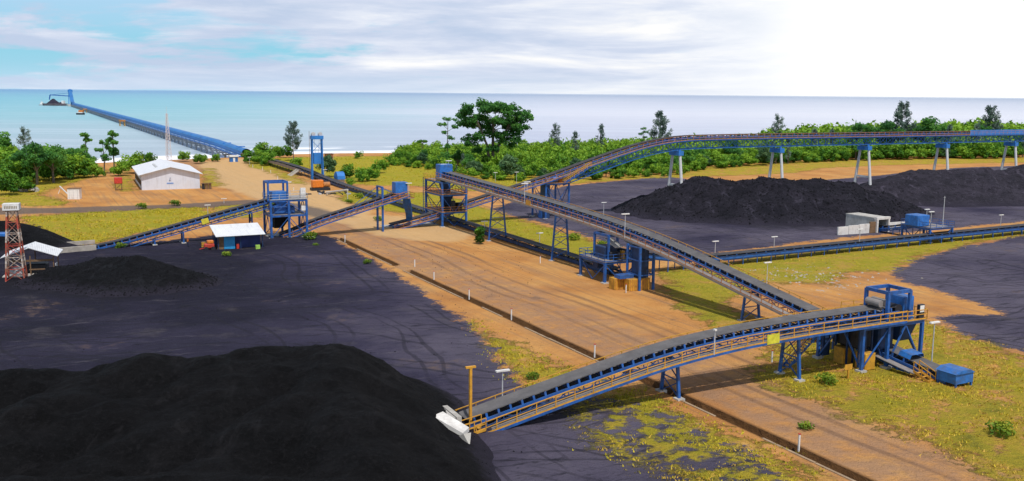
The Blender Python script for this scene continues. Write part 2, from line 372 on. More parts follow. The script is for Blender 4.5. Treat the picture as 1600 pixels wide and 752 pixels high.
att['track'] = sdf_poly(X, Y, P['track'])
gs = [sdf_poly(X, Y, q) for q in G]; att['grass'] = np.maximum.reduce(gs)
gr_ = np.maximum.reduce([np.clip(gs[k] / 6 + .5, 0, 1) * v for k, v in ((0, .75), (1, .45), (2, .8), (3, .85), (4, .5), (8, .35), (7, .3))]); att['green'] = gr_
tanp = pxpoly([(310, 255), (380, 245), (430, 268), (520, 300), (600, 345), (500, 345), (400, 310), (330, 290)])
tanp2 = pxpoly([(500, 340), (600, 335), (760, 365), (700, 380), (600, 372)])
att['tan'] = np.clip(np.maximum(sdf_poly(X, Y, tanp), sdf_poly(X, Y, tanp2)) / 6 + .5, 0, 1)
lit = pxpoly([(1190, 415), (1260, 405), (1330, 425), (1360, 455), (1300, 470), (1220, 440)])
att['litter'] = np.clip(sdf_poly(X, Y, lit) / 5 + .3, 0, 1)
gap = (BBg > 141) & (BBg < 146.5)
ditch = (np.abs(AAg - DA) <= DW / 2 + .01) & (BBg >= DB0) & (BBg <= DB1) & ~gap
deep = (np.abs(AAg - DA) <= DW / 2 - .34) & (BBg >= DB0) & (BBg <= DB1) & ~gap
att['ditch'] = ditch.astype(float)
Z = world_h(X, Y) + np.where(deep, -.75 + .35 * fbm(X / 2, Y / 2, 2, 9), 0) + np.clip(att['coal'] / 5, 0, 1) * (fbm(X / 5, Y / 3, 4, 21) * .6 + np.abs(fbm(X / 7, Y / 2.2, 3, 31)) * .5)
na, nbn = len(aa), len(bb); idx = np.arange(na * nbn).reshape(na, nbn)
quads = np.stack([idx[:-1, :-1], idx[1:, :-1], idx[1:, 1:], idx[:-1, 1:]], -1).reshape(-1, 4)
def fm(arr): a = arr.ravel(); return a[quads].mean(1)
keep = fm(land) > -30
trk = fm(att['track']) > 0; coa = (fm(att['coal']) > 0) & ~trk; dit = fm(att['ditch']) > .99
grs = (fm(att['grass']) > 0) & ~coa & ~trk
roadp = pxpoly([(520, 368), (470, 345), (400, 300), (330, 270), (375, 246), (440, 272), (520, 302), (600, 345), (760, 385), (900, 430), (1020, 470), (1110, 520), (1190, 560), (1230, 620), (1400, 680), (1600, 790), (1700, 900), (1450, 900), (1330, 756), (1100, 640), (800, 490)])
roa = (sdf_poly(X, Y, roadp).ravel()[quads].mean(1) > 0) & ~coa & ~trk & ~grs & ~dit
cls = np.where(dit, 4, np.where(trk, 2, np.where(coa, 1, np.where(roa, 3, np.where(grs, 5, 0)))))
Vg = np.stack([X.ravel(), Y.ravel(), Z.ravel()], -1)
for k, nm in enumerate(['ground', 'coal_yard_ground', 'paved_track', 'dirt_road', 'ditch_bed', 'grass_ground']):
    q = quads[keep & (cls == k)]
    if not len(q): continue
    used, inv = np.unique(q, return_inverse=True)
    o = mesh_np(nm, Vg[used], inv.reshape(-1, 4), GM, attrs={a_: v.ravel()[used] for a_, v in att.items()}); tag(o, kind='structure')
# concrete lips of the ditch
conc = simple('weathered_concrete', (.40, .29, .18), .9, .3, .8, dirt=(.26, .15, .07), dscale=.4, damt=.8)
mb = MB()
for side in (-1,):
    for b0, b1 in ((DB0, 141), (146.5, DB1)):
        bs = np.arange(b0, b1, 6.0)
        for i, bq in enumerate(bs):
            if (i * 5) % 7 in (1, 4): continue
            e = min(bq + 5.9, b1); c = E1 * (DA + side * (DW / 2 + .13)); hh = .05 + .05 * ((i * 7) % 3) / 3
            mb.beam(c + E2 * bq + UP * .02, c + E2 * e + UP * .02, .24, hh * 2)
o = mb.build('ditch_kerb', conc); tag(o, kind='structure')

# ------------------------------------------------------------------ sea
def sea_mat():
    m, n, b = newmat('sea_water'); p = n.pos(); s = n.sep(p)
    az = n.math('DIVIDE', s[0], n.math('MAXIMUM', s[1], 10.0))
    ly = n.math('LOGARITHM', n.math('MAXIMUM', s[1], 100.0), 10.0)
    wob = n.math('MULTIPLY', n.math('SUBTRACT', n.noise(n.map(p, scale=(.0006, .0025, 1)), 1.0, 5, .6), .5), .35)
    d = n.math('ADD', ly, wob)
    west = n.ramp(n.rng(d, 2.6, 4.4, 0, 1, False), [(0, (.36, .43, .49)), (.12, (.35, .47, .52)), (.28, (.21, .48, .53)), (.5, (.12, .43, .52)), (.72, (.09, .33, .50)), (.9, (.045, .24, .46)), (1, (.10, .31, .52))])  # paler stop at the horizon end is haze painted into the water colour
    east = n.ramp(n.rng(d, 2.6, 4.4, 0, 1, False), [(0, (.43, .46, .56)), (.15, (.47, .50, .61)), (.34, (.66, .67, .74)), (.55, (.50, .54, .64)), (.75, (.37, .43, .55)), (.92, (.24, .32, .46)), (1, (.36, .44, .56))])  # silvery tones paint the sky's reflection into the colour; horizon end holds haze
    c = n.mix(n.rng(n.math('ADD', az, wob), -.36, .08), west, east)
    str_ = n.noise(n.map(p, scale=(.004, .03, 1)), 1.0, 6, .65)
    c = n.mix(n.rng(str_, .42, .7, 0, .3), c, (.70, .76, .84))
    rip = n.noise(n.rotmap(p, R(-30), (.018, .16, 1)), 1.0, 5, .65, .4)
    c = n.mix(n.rng(rip, .52, .72, 0, .28), c, (.26, .33, .40))
    sh = n.attr('shore')                    # metres out from the beach
    fo = n.noise(n.map(p, scale=(.02, .05, 1)), 1.0, 5, .6)
    q = n.math('ADD', sh, n.math('MULTIPLY', n.math('SUBTRACT', fo, .5), 30.0))
    f1 = n.math('MULTIPLY', n.rng(q, -4, 2), n.rng(q, 30, 48, 1, 0))
    f2 = n.math('MULTIPLY', n.rng(q, 62, 66), n.rng(q, 72, 86, 1, 0))
    foam = n.math('MAXIMUM', f1, n.math('MULTIPLY', f2, n.rng(n.noise(n.map(p, scale=(.012, .012, 1)), 1.0, 3), .5, .62)))
    foam = n.math('MULTIPLY', foam, n.rng(n.noise(p, .35, 5, .7), .3, .5, .55, 1))
    c = n.mix(foam, c, (.92, .93, .95))
    n._in(b.inputs['Base Color'], c); b.inputs['Specular IOR Level'].default_value = .25
    n._in(b.inputs['Roughness'], n.math('ADD', .32, n.math('MULTIPLY', foam, .5)))
    wv = n.math('ADD', n.noise(n.map(p, scale=(.12, .3, 1)), 1.0, 5, .6), n.noise(n.map(p, scale=(.02, .07, 1)), 1.0, 4))
    n._in(b.inputs['Normal'], n.bump(wv, .8, 1.2))
    return m
sx = np.array(sorted(set(list(np.arange(-500, 900, 12.0)) + [s_ * v for s_ in (-1, 1) for v in (1200, 2000, 4000, 9000, 20000, 50000, 90000)])))
sy = np.array(list(np.arange(250, 760, 7.0)) + [800, 900, 1100, 1500, 2200, 3500, 6000, 12000, 25000, 50000, 90000])
SX, SY = np.meshgrid(sx, sy, indexing='ij'); ii = np.arange(SX.size).reshape(SX.shape)
q = np.stack([ii[:-1, :-1], ii[1:, :-1], ii[1:, 1:], ii[:-1, 1:]], -1).reshape(-1, 4)
o = mesh_np('sea', np.stack([SX.ravel(), SY.ravel(), np.full(SX.size, -3.5)], -1), q, sea_mat(), attrs={'shore': -sdf_poly(SX, SY, LAND).ravel()})
tag(o, kind='structure')

# ------------------------------------------------------------------ coal stockpiles
def coal_mat(name, lo, hi, lump=.5):
    m, n, b = newmat(name); p = n.pos()
    nb = n.noise(p, .16, 6, .65); nf = n.noise(p, 3.2, 6, .75); nm = n.noise(p, .8, 6, .7)
    c = n.ramp(nb, [(.3, lo), (.7, hi)])
    c = n.mix(n.rng(nf, .5, .72, 0, lump), c, tuple(v * 2.4 for v in hi))
    c = n.mix(n.rng(nm, .52, .38, 0, .6), c, tuple(v * .5 for v in lo))
    c = n.mix(n.rng(n.noise(n.map(p, scale=(.35, .12, .35)), 1.0, 6, .75, 1.0), .54, .68, 0, .55), c, tuple(v * 2.6 for v in hi))
    toe = n.math('ADD', n.attr('rise'), n.math('MULTIPLY', n.math('SUBTRACT', nm, .5), 2.6))
    c = n.mix(n.rng(toe, 1.3, .1, 0, .85), c, n.mix(nb, (.024, .021, .032), (.050, .044, .066)))
    n._in(b.inputs['Base Color'], c); b.inputs['Roughness'].default_value = .9; b.inputs['Specular IOR Level'].default_value = .12
    n._in(b.inputs['Normal'], n.bump(n.math('ADD', n.math('MULTIPLY', nf, .6), n.math('MULTIPLY', nm, 1.3)), 1.0, .6))
    return m
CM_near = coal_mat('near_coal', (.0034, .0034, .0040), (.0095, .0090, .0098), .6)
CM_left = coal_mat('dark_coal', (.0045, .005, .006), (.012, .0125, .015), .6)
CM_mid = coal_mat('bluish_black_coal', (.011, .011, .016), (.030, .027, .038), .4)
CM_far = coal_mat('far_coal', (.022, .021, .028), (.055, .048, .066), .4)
PILES = []
def pile_h(x, y, segs, slope, rough, seed, soft=1.0):
    h = np.full(x.shape, -9.0)
    for (ax, ay, ah, bx, by, bh) in segs:
        ex, ey = bx - ax, by - ay; t = np.clip(((x - ax) * ex + (y - ay) * ey) / (ex * ex + ey * ey + 1e-9), 0, 1)
        d = np.hypot(x - ax - ex * t, y - ay - ey * t)
        c = ah + (bh - ah) * t - slope * (np.sqrt(d * d + soft * soft) - soft)
        h = np.maximum(h, c) + np.log1p(np.exp(-np.abs(h - c) * 4)) / 4 * .35
    e = np.clip(h / 2, 0, 1)
    gul = np.abs(fbm(x / 4.5, y / 4.5, 3, seed + 40)) * 1.6
    return h + e * (fbm(x / 6, y / 6, 5, seed) * rough * 2 - gul * rough * .9 + fbm(x / 1.3, y / 1.3, 3, seed + 9) * .32)
def pile(label, segs, slope, mat, res, rough, seed, group=None, soft=1.0):
    xs = [s_[k] for s_ in segs for k in (0, 3)]; ys = [s_[k] for s_ in segs for k in (1, 4)]
    hm = max(max(s_[2], s_[5]) for s_ in segs); mrg = hm / slope + 3
    gx = np.arange(min(xs) - mrg, max(xs) + mrg, res); gy = np.arange(min(ys) - mrg, max(ys) + mrg, res)
    PX, PY = np.meshgrid(gx, gy, indexing='ij'); H = pile_h(PX, PY, segs, slope, rough, seed, soft)
    ii = np.arange(PX.size).reshape(PX.shape)
    q = np.stack([ii[:-1, :-1], ii[1:, :-1], ii[1:, 1:], ii[:-1, 1:]], -1).reshape(-1, 4)
    q = q[(H.ravel()[q] > -.5).any(1)]
    used, inv = np.unique(q, return_inverse=True)
    V = np.stack([PX.ravel(), PY.ravel(), np.maximum(H.ravel(), -.7)], -1)[used]
    c = V.mean(0); c[2] = 0
    o = mesh_np('coal_pile', V - c, inv.reshape(-1, 4), mat, attrs={'rise': V[:, 2]}); o.location = c
    tag(o, label, 'coal pile', group)
    PILES.append((segs, slope, rough, seed, soft)); return o
def surf_z(x, y):
    x = np.asarray(x, float); y = np.asarray(y, float); z = world_h(x, y)
    for s_ in PILES: z = np.maximum(z, pile_h(x, y, *s_))
    return z
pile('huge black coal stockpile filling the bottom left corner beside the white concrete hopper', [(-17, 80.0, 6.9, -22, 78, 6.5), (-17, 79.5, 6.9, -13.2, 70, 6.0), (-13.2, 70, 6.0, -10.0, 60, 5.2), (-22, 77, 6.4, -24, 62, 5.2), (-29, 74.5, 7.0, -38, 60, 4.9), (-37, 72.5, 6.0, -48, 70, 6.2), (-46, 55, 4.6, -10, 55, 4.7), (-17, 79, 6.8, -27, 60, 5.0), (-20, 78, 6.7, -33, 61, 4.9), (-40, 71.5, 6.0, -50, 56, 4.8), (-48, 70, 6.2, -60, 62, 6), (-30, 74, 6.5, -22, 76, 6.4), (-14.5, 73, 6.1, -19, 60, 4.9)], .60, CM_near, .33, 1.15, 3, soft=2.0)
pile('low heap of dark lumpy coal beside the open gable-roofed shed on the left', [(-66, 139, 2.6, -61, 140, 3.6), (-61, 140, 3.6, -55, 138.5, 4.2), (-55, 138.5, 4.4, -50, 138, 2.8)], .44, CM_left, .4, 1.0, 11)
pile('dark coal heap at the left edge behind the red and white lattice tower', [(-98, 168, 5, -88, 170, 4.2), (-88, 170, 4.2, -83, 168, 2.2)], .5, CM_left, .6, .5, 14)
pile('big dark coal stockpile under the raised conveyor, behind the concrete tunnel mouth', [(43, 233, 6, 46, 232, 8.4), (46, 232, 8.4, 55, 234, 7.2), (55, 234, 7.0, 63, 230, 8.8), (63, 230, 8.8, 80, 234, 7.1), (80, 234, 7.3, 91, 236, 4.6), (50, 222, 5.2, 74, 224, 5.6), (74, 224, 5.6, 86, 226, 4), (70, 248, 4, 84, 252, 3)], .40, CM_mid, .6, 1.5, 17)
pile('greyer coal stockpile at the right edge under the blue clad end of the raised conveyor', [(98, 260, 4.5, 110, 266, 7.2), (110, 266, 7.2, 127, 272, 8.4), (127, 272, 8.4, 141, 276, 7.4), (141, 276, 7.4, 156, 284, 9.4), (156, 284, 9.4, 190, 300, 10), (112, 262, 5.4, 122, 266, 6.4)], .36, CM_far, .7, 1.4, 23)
# loose lumps over the two nearest heaps
lump_m = simple('coal_lump', (.010, .010, .012), .9, .5, 6, spec=.05)
V = []; Fq = []
def lumps(n_, x0, x1, y0, y1, s0, s1, minh, seed):
    r = np.random.default_rng(seed); x = r.uniform(x0, x1, n_); y = r.uniform(y0, y1, n_); z = surf_z(x, y); base = world_h(x, y)
    for k in np.nonzero(z - base > minh)[0]:
        s_ = s0 + (s1 - s0) * r.random() ** 3; o0 = len(V); a_ = r.random() * 6.28
        for dx, dy, dz in ((1, 0, -.2), (0, 1, -.2), (-1, 0, -.2), (0, -1, -.2), (.2, .1, .8)):
            j = r.uniform(.6, 1.2); V.append((x[k] + s_ * j * (dx * math.cos(a_) - dy * math.sin(a_)), y[k] + s_ * j * (dx * math.sin(a_) + dy * math.cos(a_)), z[k] + s_ * dz * j))
        for t_ in range(4): Fq.append((o0 + t_, o0 + (t_ + 1) % 4, o0 + 4))
lumps(7000, -62, 4, 50, 86, .02, .10, .15, 1)
lumps(6000, -76, -40, 126, 152, .06, .26, .1, 2)
lumps(4500, -75, 4, 58, 178, .03, .13, -9, 4)
lumps(5000, 22, 100, 205, 250, .1, .4, .2, 3)
tag(mesh_np('coal_lumps', V, Fq, lump_m, smooth=False), 'loose lumps of coal strewn over the heaps', kind='stuff')
# ------------------------------------------------------------------ materials of the plant
M = {}
M['blue'] = simple('blue_painted_steel', (.020, .11, .38), .5, .35, 1.6, dirt=(.05, .06, .09), dscale=.9, damt=.8)
M['bluelite'] = simple('bright_blue_steel', (.026, .16, .50), .5, .3, 1.4, dirt=(.06, .09, .15), dscale=1.1, damt=.75)
M['bluedark'] = simple('sooty_blue_steel', (.018, .05, .14), .6, .35, 1.5, dirt=(.02, .02, .022), damt=.8)
M['sheet'] = simple('blue_gallery_sheet', (.025, .19, .56), .5, .2, .4, dirt=(.05, .16, .36), damt=.5)
M['yellow'] = simple('yellow_handrail_paint', (.66, .33, .035), .55, .25, 2, dirt=(.3, .15, .05), damt=.5)
M['orange'] = simple('rusty_orange_handrail', (.50, .20, .05), .65, .3, 2, dirt=(.18, .08, .05), damt=.7)
M['box'] = simple('ochre_counterweight_paint', (.58, .30, .03), .65, .25, 1.4, dirt=(.13, .07, .03), dscale=1.2, damt=.7)
M['belt'] = simple('grey_rubber_belt', (.125, .118, .118), .75, .22, .7, dirt=(.06, .055, .055), dscale=.5, damt=.7)
M['beltdark'] = simple('coal_black_belt', (.035, .033, .038), .75, .3, .8, dirt=(.075, .07, .075), damt=.6)
M['roll'] = simple('idler_roller_steel', (.02, .02, .026), .5, .4, 3)
M['grate'] = simple('grey_walkway_plate', (.27, .25, .24), .7, .25, 1.2, dirt=(.14, .11, .09), damt=.6)
M['conc'] = simple('pale_concrete', (.52, .50, .46), .9, .15, .8, dirt=(.28, .24, .19), damt=.6)
M['concw'] = simple('white_rendered_concrete', (.74, .72, .68), .85, .1, .8, dirt=(.36, .31, .26), dscale=.5, damt=.55)
M['leg'] = simple('whitewashed_column_concrete', (.62, .62, .62), .85, .1, .6, dirt=(.33, .31, .29), damt=.5)
M['galv'] = simple('galvanised_steel', (.48, .49, .50), .45, .2, 2)
M['white'] = simple('white_paint', (.80, .79, .76), .6, .08, 2, dirt=(.45, .40, .33), damt=.45)
M['dark'] = simple('dark_machinery', (.022, .024, .032), .55, .4, 2)
M['red'] = simple('red_paint', (.55, .05, .03), .6, .25, 2, dirt=(.28, .06, .03), damt=.6)
M['timber'] = simple('brown_timber', (.20, .12, .065), .85, .3, 2)
M['black'] = simple('dark_opening', (.006, .006, .007), .9, .2, 1)
M['orangemach'] = simple('orange_machine_paint', (.72, .20, .02), .5, .2, 2, dirt=(.25, .1, .04), damt=.6)
def roofmat(name, col, ang, pitch=.9):
    m, n, b = newmat(name); p = n.pos(); s = n.sep(n.map(p, rz=-ang))
    wv = n.math('SINE', n.math('MULTIPLY', s[0], 2 * math.pi / pitch * 3))
    f = n.noise(p, .8, 6, .7)
    c = n.ramp(f, [(.3, tuple(v * .86 for v in col)), (.65, col)])
    st = n.noise(n.map(n.map(p, rz=-ang), scale=(2.5, .25, .25)), 1, 4, .6)
    c = n.mix(n.rng(st, .52, .72, 0, .45), c, tuple(v * .62 for v in col))
    n._in(b.inputs['Base Color'], c); b.inputs['Roughness'].default_value = .55
    n._in(b.inputs['Normal'], n.bump(wv, .5, .05)); return m
M['roof'] = roofmat('white_corrugated_roof', (.76, .77, .78), A)
# ------------------------------------------------------------------ conveyors
def resample(pts, step=1.5, smooth=4):
    pts = [Vector(p) for p in pts]; seg = [0]
    for a, b in zip(pts, pts[1:]): seg.append(seg[-1] + (b - a).length)
    L = seg[-1]; k = max(2, int(round(L / step))); out = []
    for i in range(k + 1):
        d = L * i / k; j = min(max(0, next((q for q in range(len(seg) - 1) if seg[q + 1] >= d - 1e-6), len(seg) - 2)), len(seg) - 2)
        out.append(pts[j].lerp(pts[j + 1], (d - seg[j]) / (seg[j + 1] - seg[j])))
    for _ in range(smooth):
        o2 = out[:]
        for i in range(1, len(out) - 1): o2[i] = (out[i - 1] + out[i] * 2 + out[i + 1]) / 4
        out = o2
    res = []
    for i, p in enumerate(out):
        t = (out[min(i + 1, k)] - out[max(i - 1, 0)]).normalized(); nn = Vector((t.y, -t.x, 0)).normalized(); u = nn.cross(t)
        res.append((p, t, nn, u))
    return res
def along(path, spacing, start=0.0, end=None):
    d = [0]
    for a, b in zip(path, path[1:]): d.append(d[-1] + (b[0] - a[0]).length)
    L = d[-1] if end is None else end; k = max(1, int(round((L - start) / spacing))); out = []
    for i in range(k + 1):
        x = min(start + (L - start) * i / k, d[-1]); j = next((q for q in range(len(d) - 1) if d[q + 1] >= x - 1e-6), len(d) - 2)
        f = (x - d[j]) / (d[j + 1] - d[j]); p = path[j][0].lerp(path[j + 1][0], f); out.append((p, path[j][1], path[j][2], path[j][3]))
    return out
def sub(path, d0, d1):
    k = len(path); d = [0]
    for a, b in zip(path, path[1:]): d.append(d[-1] + (b[0] - a[0]).length)
    return [p for p, x in zip(path, d) if d0 - .01 <= x <= d1 + .01]
def zlist(p0, p1, prof):                   # straight plan line with a (fraction, height) profile
    p0 = Vector((p0[0], p0[1], 0)); p1 = Vector((p1[0], p1[1], 0))
    return [p0.lerp(p1, t) + UP * z for t, z in prof]
def idlers(t, path, half, spacing, mat, depth=.42, rollers=True):
    fb = MB(); fb.beam((-half - .1, 0, -depth), (half + .1, 0, -depth), .1, .1, up=(0, 0, 1))
    for s_ in (-1, 1):
        fb.beam((s_ * (half + .08), 0, -depth), (s_ * (half + .02), 0, -.02), .20, .09, up=(1, 0, 0))
        fb.beam((s_ * (half + .05), 0, -depth + .1), (s_ * (half - .45), 0, -.2), .07, .07)
    proto = fb.build('idler_frame', mat)
    rb = MB()
    rb.cyl((-half + .05, 0, -.05), (-half * .45, 0, -.2), .07, n=6); rb.cyl((-half * .44, 0, -.21), (half * .44, 0, -.21), .07, n=6); rb.cyl((half - .05, 0, -.05), (half * .45, 0, -.2), .07, n=6)
    rp = rb.build('roller_set', M['roll'])
    first = True; base = wl(t)
    for p, T, Nn, U in along(path, spacing, spacing * .5, None)[:-1]:
        o = proto if first else proto.copy(); r = rp if first else rp.copy()
        if not first: COL.objects.link(o); COL.objects.link(r)
        first = False
        o.parent = t; m = Matrix((Nn, T, U)).transposed().to_4x4(); m.translation = p - base; o.matrix_basis = m; r.parent = o
def handrail(path, no, uo, mat, name, parent, spacing=1.9, h=1.05, th=.07):
    mb = MB()
    mb.sweep(path, no, uo + h, th, th); mb.sweep(path, no, uo + h * .52, th * .8, th * .8)
    mb.sweep(path, no, uo + .07, .03, .13)
    for p, T, Nn, U in along(path, spacing): mb.beam(p + Nn * no + U * uo, p + Nn * no + U * uo + UP * h, th, th)
    return mb.build(name, mat, parent)
def conveyor(label, pts, half=.95, walks=(), rails=None, idl=1.2, belt='belt', steel='blue', truss=.75, group=None, pos0=None, step=1.5, wu=-1.15, smooth=4, lat=1.6, name='belt_conveyor', legs=None, far_rail=None):
    path = resample(pts, step, smooth); p0 = path[0][0]
    t = thing(name, label, 'conveyor', (p0.x, p0.y, 0), group)
    b = MB(); b.profile(path, [(-half, .06), (-half * .5, -.1), (half * .5, -.1), (half, .06), (half, 0.0), (half * .5, -.15), (-half * .5, -.15), (-half, 0.0), (-half, .06)]); b.build('belt', M[belt], t, smooth=False)
    for s_ in (-1, 1):
        c = MB(); c.sweep(path, s_ * (half + .1), -.56, .14, .30); c.build('stringer', M[steel], t)
    rb = MB(); rb.sweep(path, 0, -.86, half * 1.7, .03); rb.build('return_belt', M['beltdark'], t)
    if idl: idlers(t, path, half, idl, M[steel])
    if truss:
        mb = MB(); pts_ = along(path, lat); bot = -.56 - truss
        for s_ in (-1, 1):
            mb.sweep(path, s_ * (half + .05), bot, .12, .16)
            for i, (a, c_) in enumerate(zip(pts_, pts_[1:])):
                A0 = a[0] + a[2] * s_ * (half + .05); C0 = c_[0] + c_[2] * s_ * (half + .05)
                if i % 2: mb.beam(A0 + a[3] * bot, C0 + c_[3] * -.7, .07)
                else: mb.beam(A0 + a[3] * -.7, C0 + c_[3] * bot, .07)
                mb.beam(A0 + a[3] * bot, A0 + a[3] * -.7, .07)
        for a in pts_: mb.beam(a[0] + a[2] * (half) + a[3] * bot, a[0] - a[2] * half + a[3] * bot, .08)
        mb.build('lattice_truss', M[steel], t)
    for s_ in walks:
        wp = path
        wb = MB(); wb.sweep(wp, s_ * (half + .72), wu, .95, .05)
        wb.build('walkway', M['grate'], t)
        bb_ = MB(); bb_.sweep(wp, s_ * (half + 1.2), wu - .12, .08, .24)
        for a in along(wp, 2.2): bb_.beam(a[0] + a[2] * s_ * (half + .1) + a[3] * (wu - .1), a[0] + a[2] * s_ * (half + 1.2) + a[3] * (wu - .1), .08)
        bb_.build('walkway_beam', M[steel], t)
        mt = rails if not (far_rail and s_ == far_rail[0]) else far_rail[1]
        handrail(wp, s_ * (half + 1.2), wu, M[mt], 'handrail', t)
    if legs:
        for a in along(path, legs):
            lb = MB()
            for s_ in (-1, 1):
                q = a[0] + a[2] * s_ * (half + .1); g_ = gz(q.x, q.y); lb.beam((q.x, q.y, g_ - .1), q + UP * -.5, .12)
            lb.beam(a[0] + a[2] * (half + .1) + UP * -.62, a[0] - a[2] * (half + .1) + UP * -.62, .1); lb.build('support_frame', M[steel], t)
    return t, path
def trestle(parent, c, top, across, base_w=2.6, top_w=1.9, mat='blue', footing=True, thick=.26, panels=3, base=0.0):
    c = Vector((c[0], c[1], 0)); a = Vector(across).normalized()
    L = []
    tr = MB(); tr.beam(c - a * top_w / 2 + UP * top, c + a * top_w / 2 + UP * top, .25, .25); tro = tr.build('trestle', M[mat], parent)
    for s_ in (-1, 1):
        p = c + a * s_ * base_w / 2 + UP * base; q = c + a * s_ * top_w / 2 + UP * (top - .1); L.append((p, q))
        mb = MB(); mb.beam(p - UP * .1, q, thick, thick, up=a); mb.build('leg', M[mat], tro)
    br = MB()
    for i in range(panels):
        f0, f1 = i / panels + .04, (i + 1) / panels
        l0 = L[0][0].lerp(L[0][1], f0); l1 = L[0][0].lerp(L[0][1], f1); r0 = L[1][0].lerp(L[1][1], f0); r1 = L[1][0].lerp(L[1][1], f1)
        br.beam(l0, r0.lerp(r1, .9), .09); br.beam(r0, l0.lerp(l1, .9), .09); br.beam(l1, r1, .1)
    br.build('bracing', M[mat], tro)
    if footing:
        for p, q in L: fb = MB(); fb.box((p.x, p.y, base - .15), .8, .8, .32); fb.build('footing', M['conc'], tro)
    return tro
def frame_tower(t, O, lx, ly, levels, top, mat='blue', nx=1, ny=1, brace='xk', rail='orange', plates=True, thick=.3, rails_at=None):
    """columns on a grid from corner O along E1 (lx) and E2 (ly); platforms at levels"""
    O = Vector((O[0], O[1], 0))
    for i in range(nx + 1):
        for j in range(ny + 1):
            p = O + E1 * lx * i / nx + E2 * ly * j / ny
            mb = MB(); mb.beam(p - UP * .2, p + UP * top, thick, thick, up=E2); mb.build('column', M[mat], t)
            fb = MB(); fb.box((p.x, p.y, -.15), .9, .9, .3); fb.build('footing', M['conc'], t)
    for z in levels:
        mb = MB(); cs = [O, O + E1 * lx, O + E1 * lx + E2 * ly, O + E2 * ly]
        for a, b in zip(cs, cs[1:] + cs[:1]): mb.beam(a + UP * z, b + UP * z, .22, .34)
        mb.build('platform_beam', M[mat], t)
        if plates:
            pb = MB(); c = O + E1 * lx / 2 + E2 * ly / 2 + UP * (z + .18); pb.box(c, lx + .5, ly + .5, .06); pb.build('platform', M['grate'], t)
    zs = [0] + list(levels); br = MB()
    cs = [O, O + E1 * lx, O + E1 * lx + E2 * ly, O + E2 * ly]
    for z0, z1 in zip(zs, zs[1:]):
        for k, (a, b) in enumerate(zip(cs, cs[1:] + cs[:1])):
            m_ = (a + b) / 2
            if 'k' in brace: br.beam(a + UP * (z0 + .1), m_ + UP * (z1 - .2), .12); br.beam(b + UP * (z0 + .1), m_ + UP * (z1 - .2), .12)
            elif 'v' in brace: br.beam(m_ + UP * (z0 + .1), a + UP * (z1 - .2), .12); br.beam(m_ + UP * (z0 + .1), b + UP * (z1 - .2), .12)
            else: br.beam(a + UP * (z0 + .1), b + UP * (z1 - .2), .12); br.beam(b + UP * (z0 + .1), a + UP * (z1 - .2), .12)
    br.build('bracing', M[mat], t)
    for z in (levels if rails_at is None else rails_at):
        rails_box(t, O - E1 * .2 - E2 * .2, lx + .4, ly + .4, z + .24, rail)
def rails_box(t, O, lx, ly, z, mat, sides=(0, 1, 2, 3), h=1.05):
    O = Vector((O[0], O[1], 0)); mb = MB()
    cs = [O, O + E1 * lx, O + E1 * lx + E2 * ly, O + E2 * ly]
    for k in sides:
        a, b = cs[k] + UP * z, cs[(k + 1) % 4] + UP * z; L = (b - a).length
        for f in (.55, 1): mb.beam(a + UP * h * f, b + UP * h * f, .07)
        mb.beam(a + UP * .08, b + UP * .08, .03, .14)
        m_ = max(1, round(L / 1.7))
        for i in range(m_ + 1): q = a.lerp(b, i / m_); mb.beam(q, q + UP * h, .07)
    mb.build('handrail', M[mat], t)
def gantry(t, c, lx, ly, z0, z1, mat='blue', ang=A, th=.3, name='head_frame'):
    x = Vector((math.cos(ang), math.sin(ang), 0)); y = Vector((-math.sin(ang), math.cos(ang), 0)); c = Vector((c[0], c[1], 0)); mb = MB()
    cs = [c - x * lx / 2 - y * ly / 2, c + x * lx / 2 - y * ly / 2, c + x * lx / 2 + y * ly / 2, c - x * lx / 2 + y * ly / 2]
    for p in cs: mb.beam(p + UP * z0, p + UP * z1, th, th, up=x)
    for a, b in zip(cs, cs[1:] + cs[:1]): mb.beam(a + UP * (z1 - .05), b + UP * (z1 - .05), th * .9, th * 1.1)
    return mb.build(name, M[mat], t)
def stairs(parent, p, q, w, mat_s='blue', mat_r='yellow', name='stair', group_top=True):
    p = Vector(p); q = Vector(q); t = (q - p); h = Vector((t.x, t.y, 0)).normalized(); nn = Vector((h.y, -h.x, 0)); mb = MB()
    for s_ in (-1, 1): mb.beam(p + nn * s_ * w / 2, q + nn * s_ * w / 2, .06, .24)
    k = max(3, int(abs(t.z) / .22))
    for i in range(k): c = p.lerp(q, (i + .5) / k); mb.beam(c - nn * w / 2, c + nn * w / 2, .26, .05)
    o = mb.build(name, M[mat_s], parent); rb = MB()
    for s_ in (-1, 1):
        a, b = p + nn * s_ * w / 2, q + nn * s_ * w / 2
        for f in (.5, 1): rb.beam(a + UP * f, b + UP * f, .065)
        m_ = max(2, round(t.length / 1.2))
        for i in range(m_ + 1): c = a.lerp(b, i / m_); rb.beam(c, c + UP, .065)
    rb.build('stair_rail', M[mat_r], o); return o
def drum(t, c, axis_, r, w, mat='dark', name='head_pulley'):
    c = Vector(c); a = Vector(axis_).normalized(); return MB().cyl(c - a * w / 2, c + a * w / 2, r, n=16).build(name, M[mat], t, smooth=False)
def chute(t, p, q, s0, s1, mat='blue', name='chute', ang=A):
    p = Vector(p); q = Vector(q); x = Vector((math.cos(ang), math.sin(ang), 0)); y = Vector((-math.sin(ang), math.cos(ang), 0)); vs = []
    for c, s_ in ((p, s0), (q, s1)):
        for a, b in ((-1, -1), (1, -1), (1, 1), (-1, 1)): vs.append(c + x * a * s_ / 2 + y * b * s_ / 2)
    mb = MB(); mb.add(vs, MB.HEX); return mb.build(name, M[mat], t)

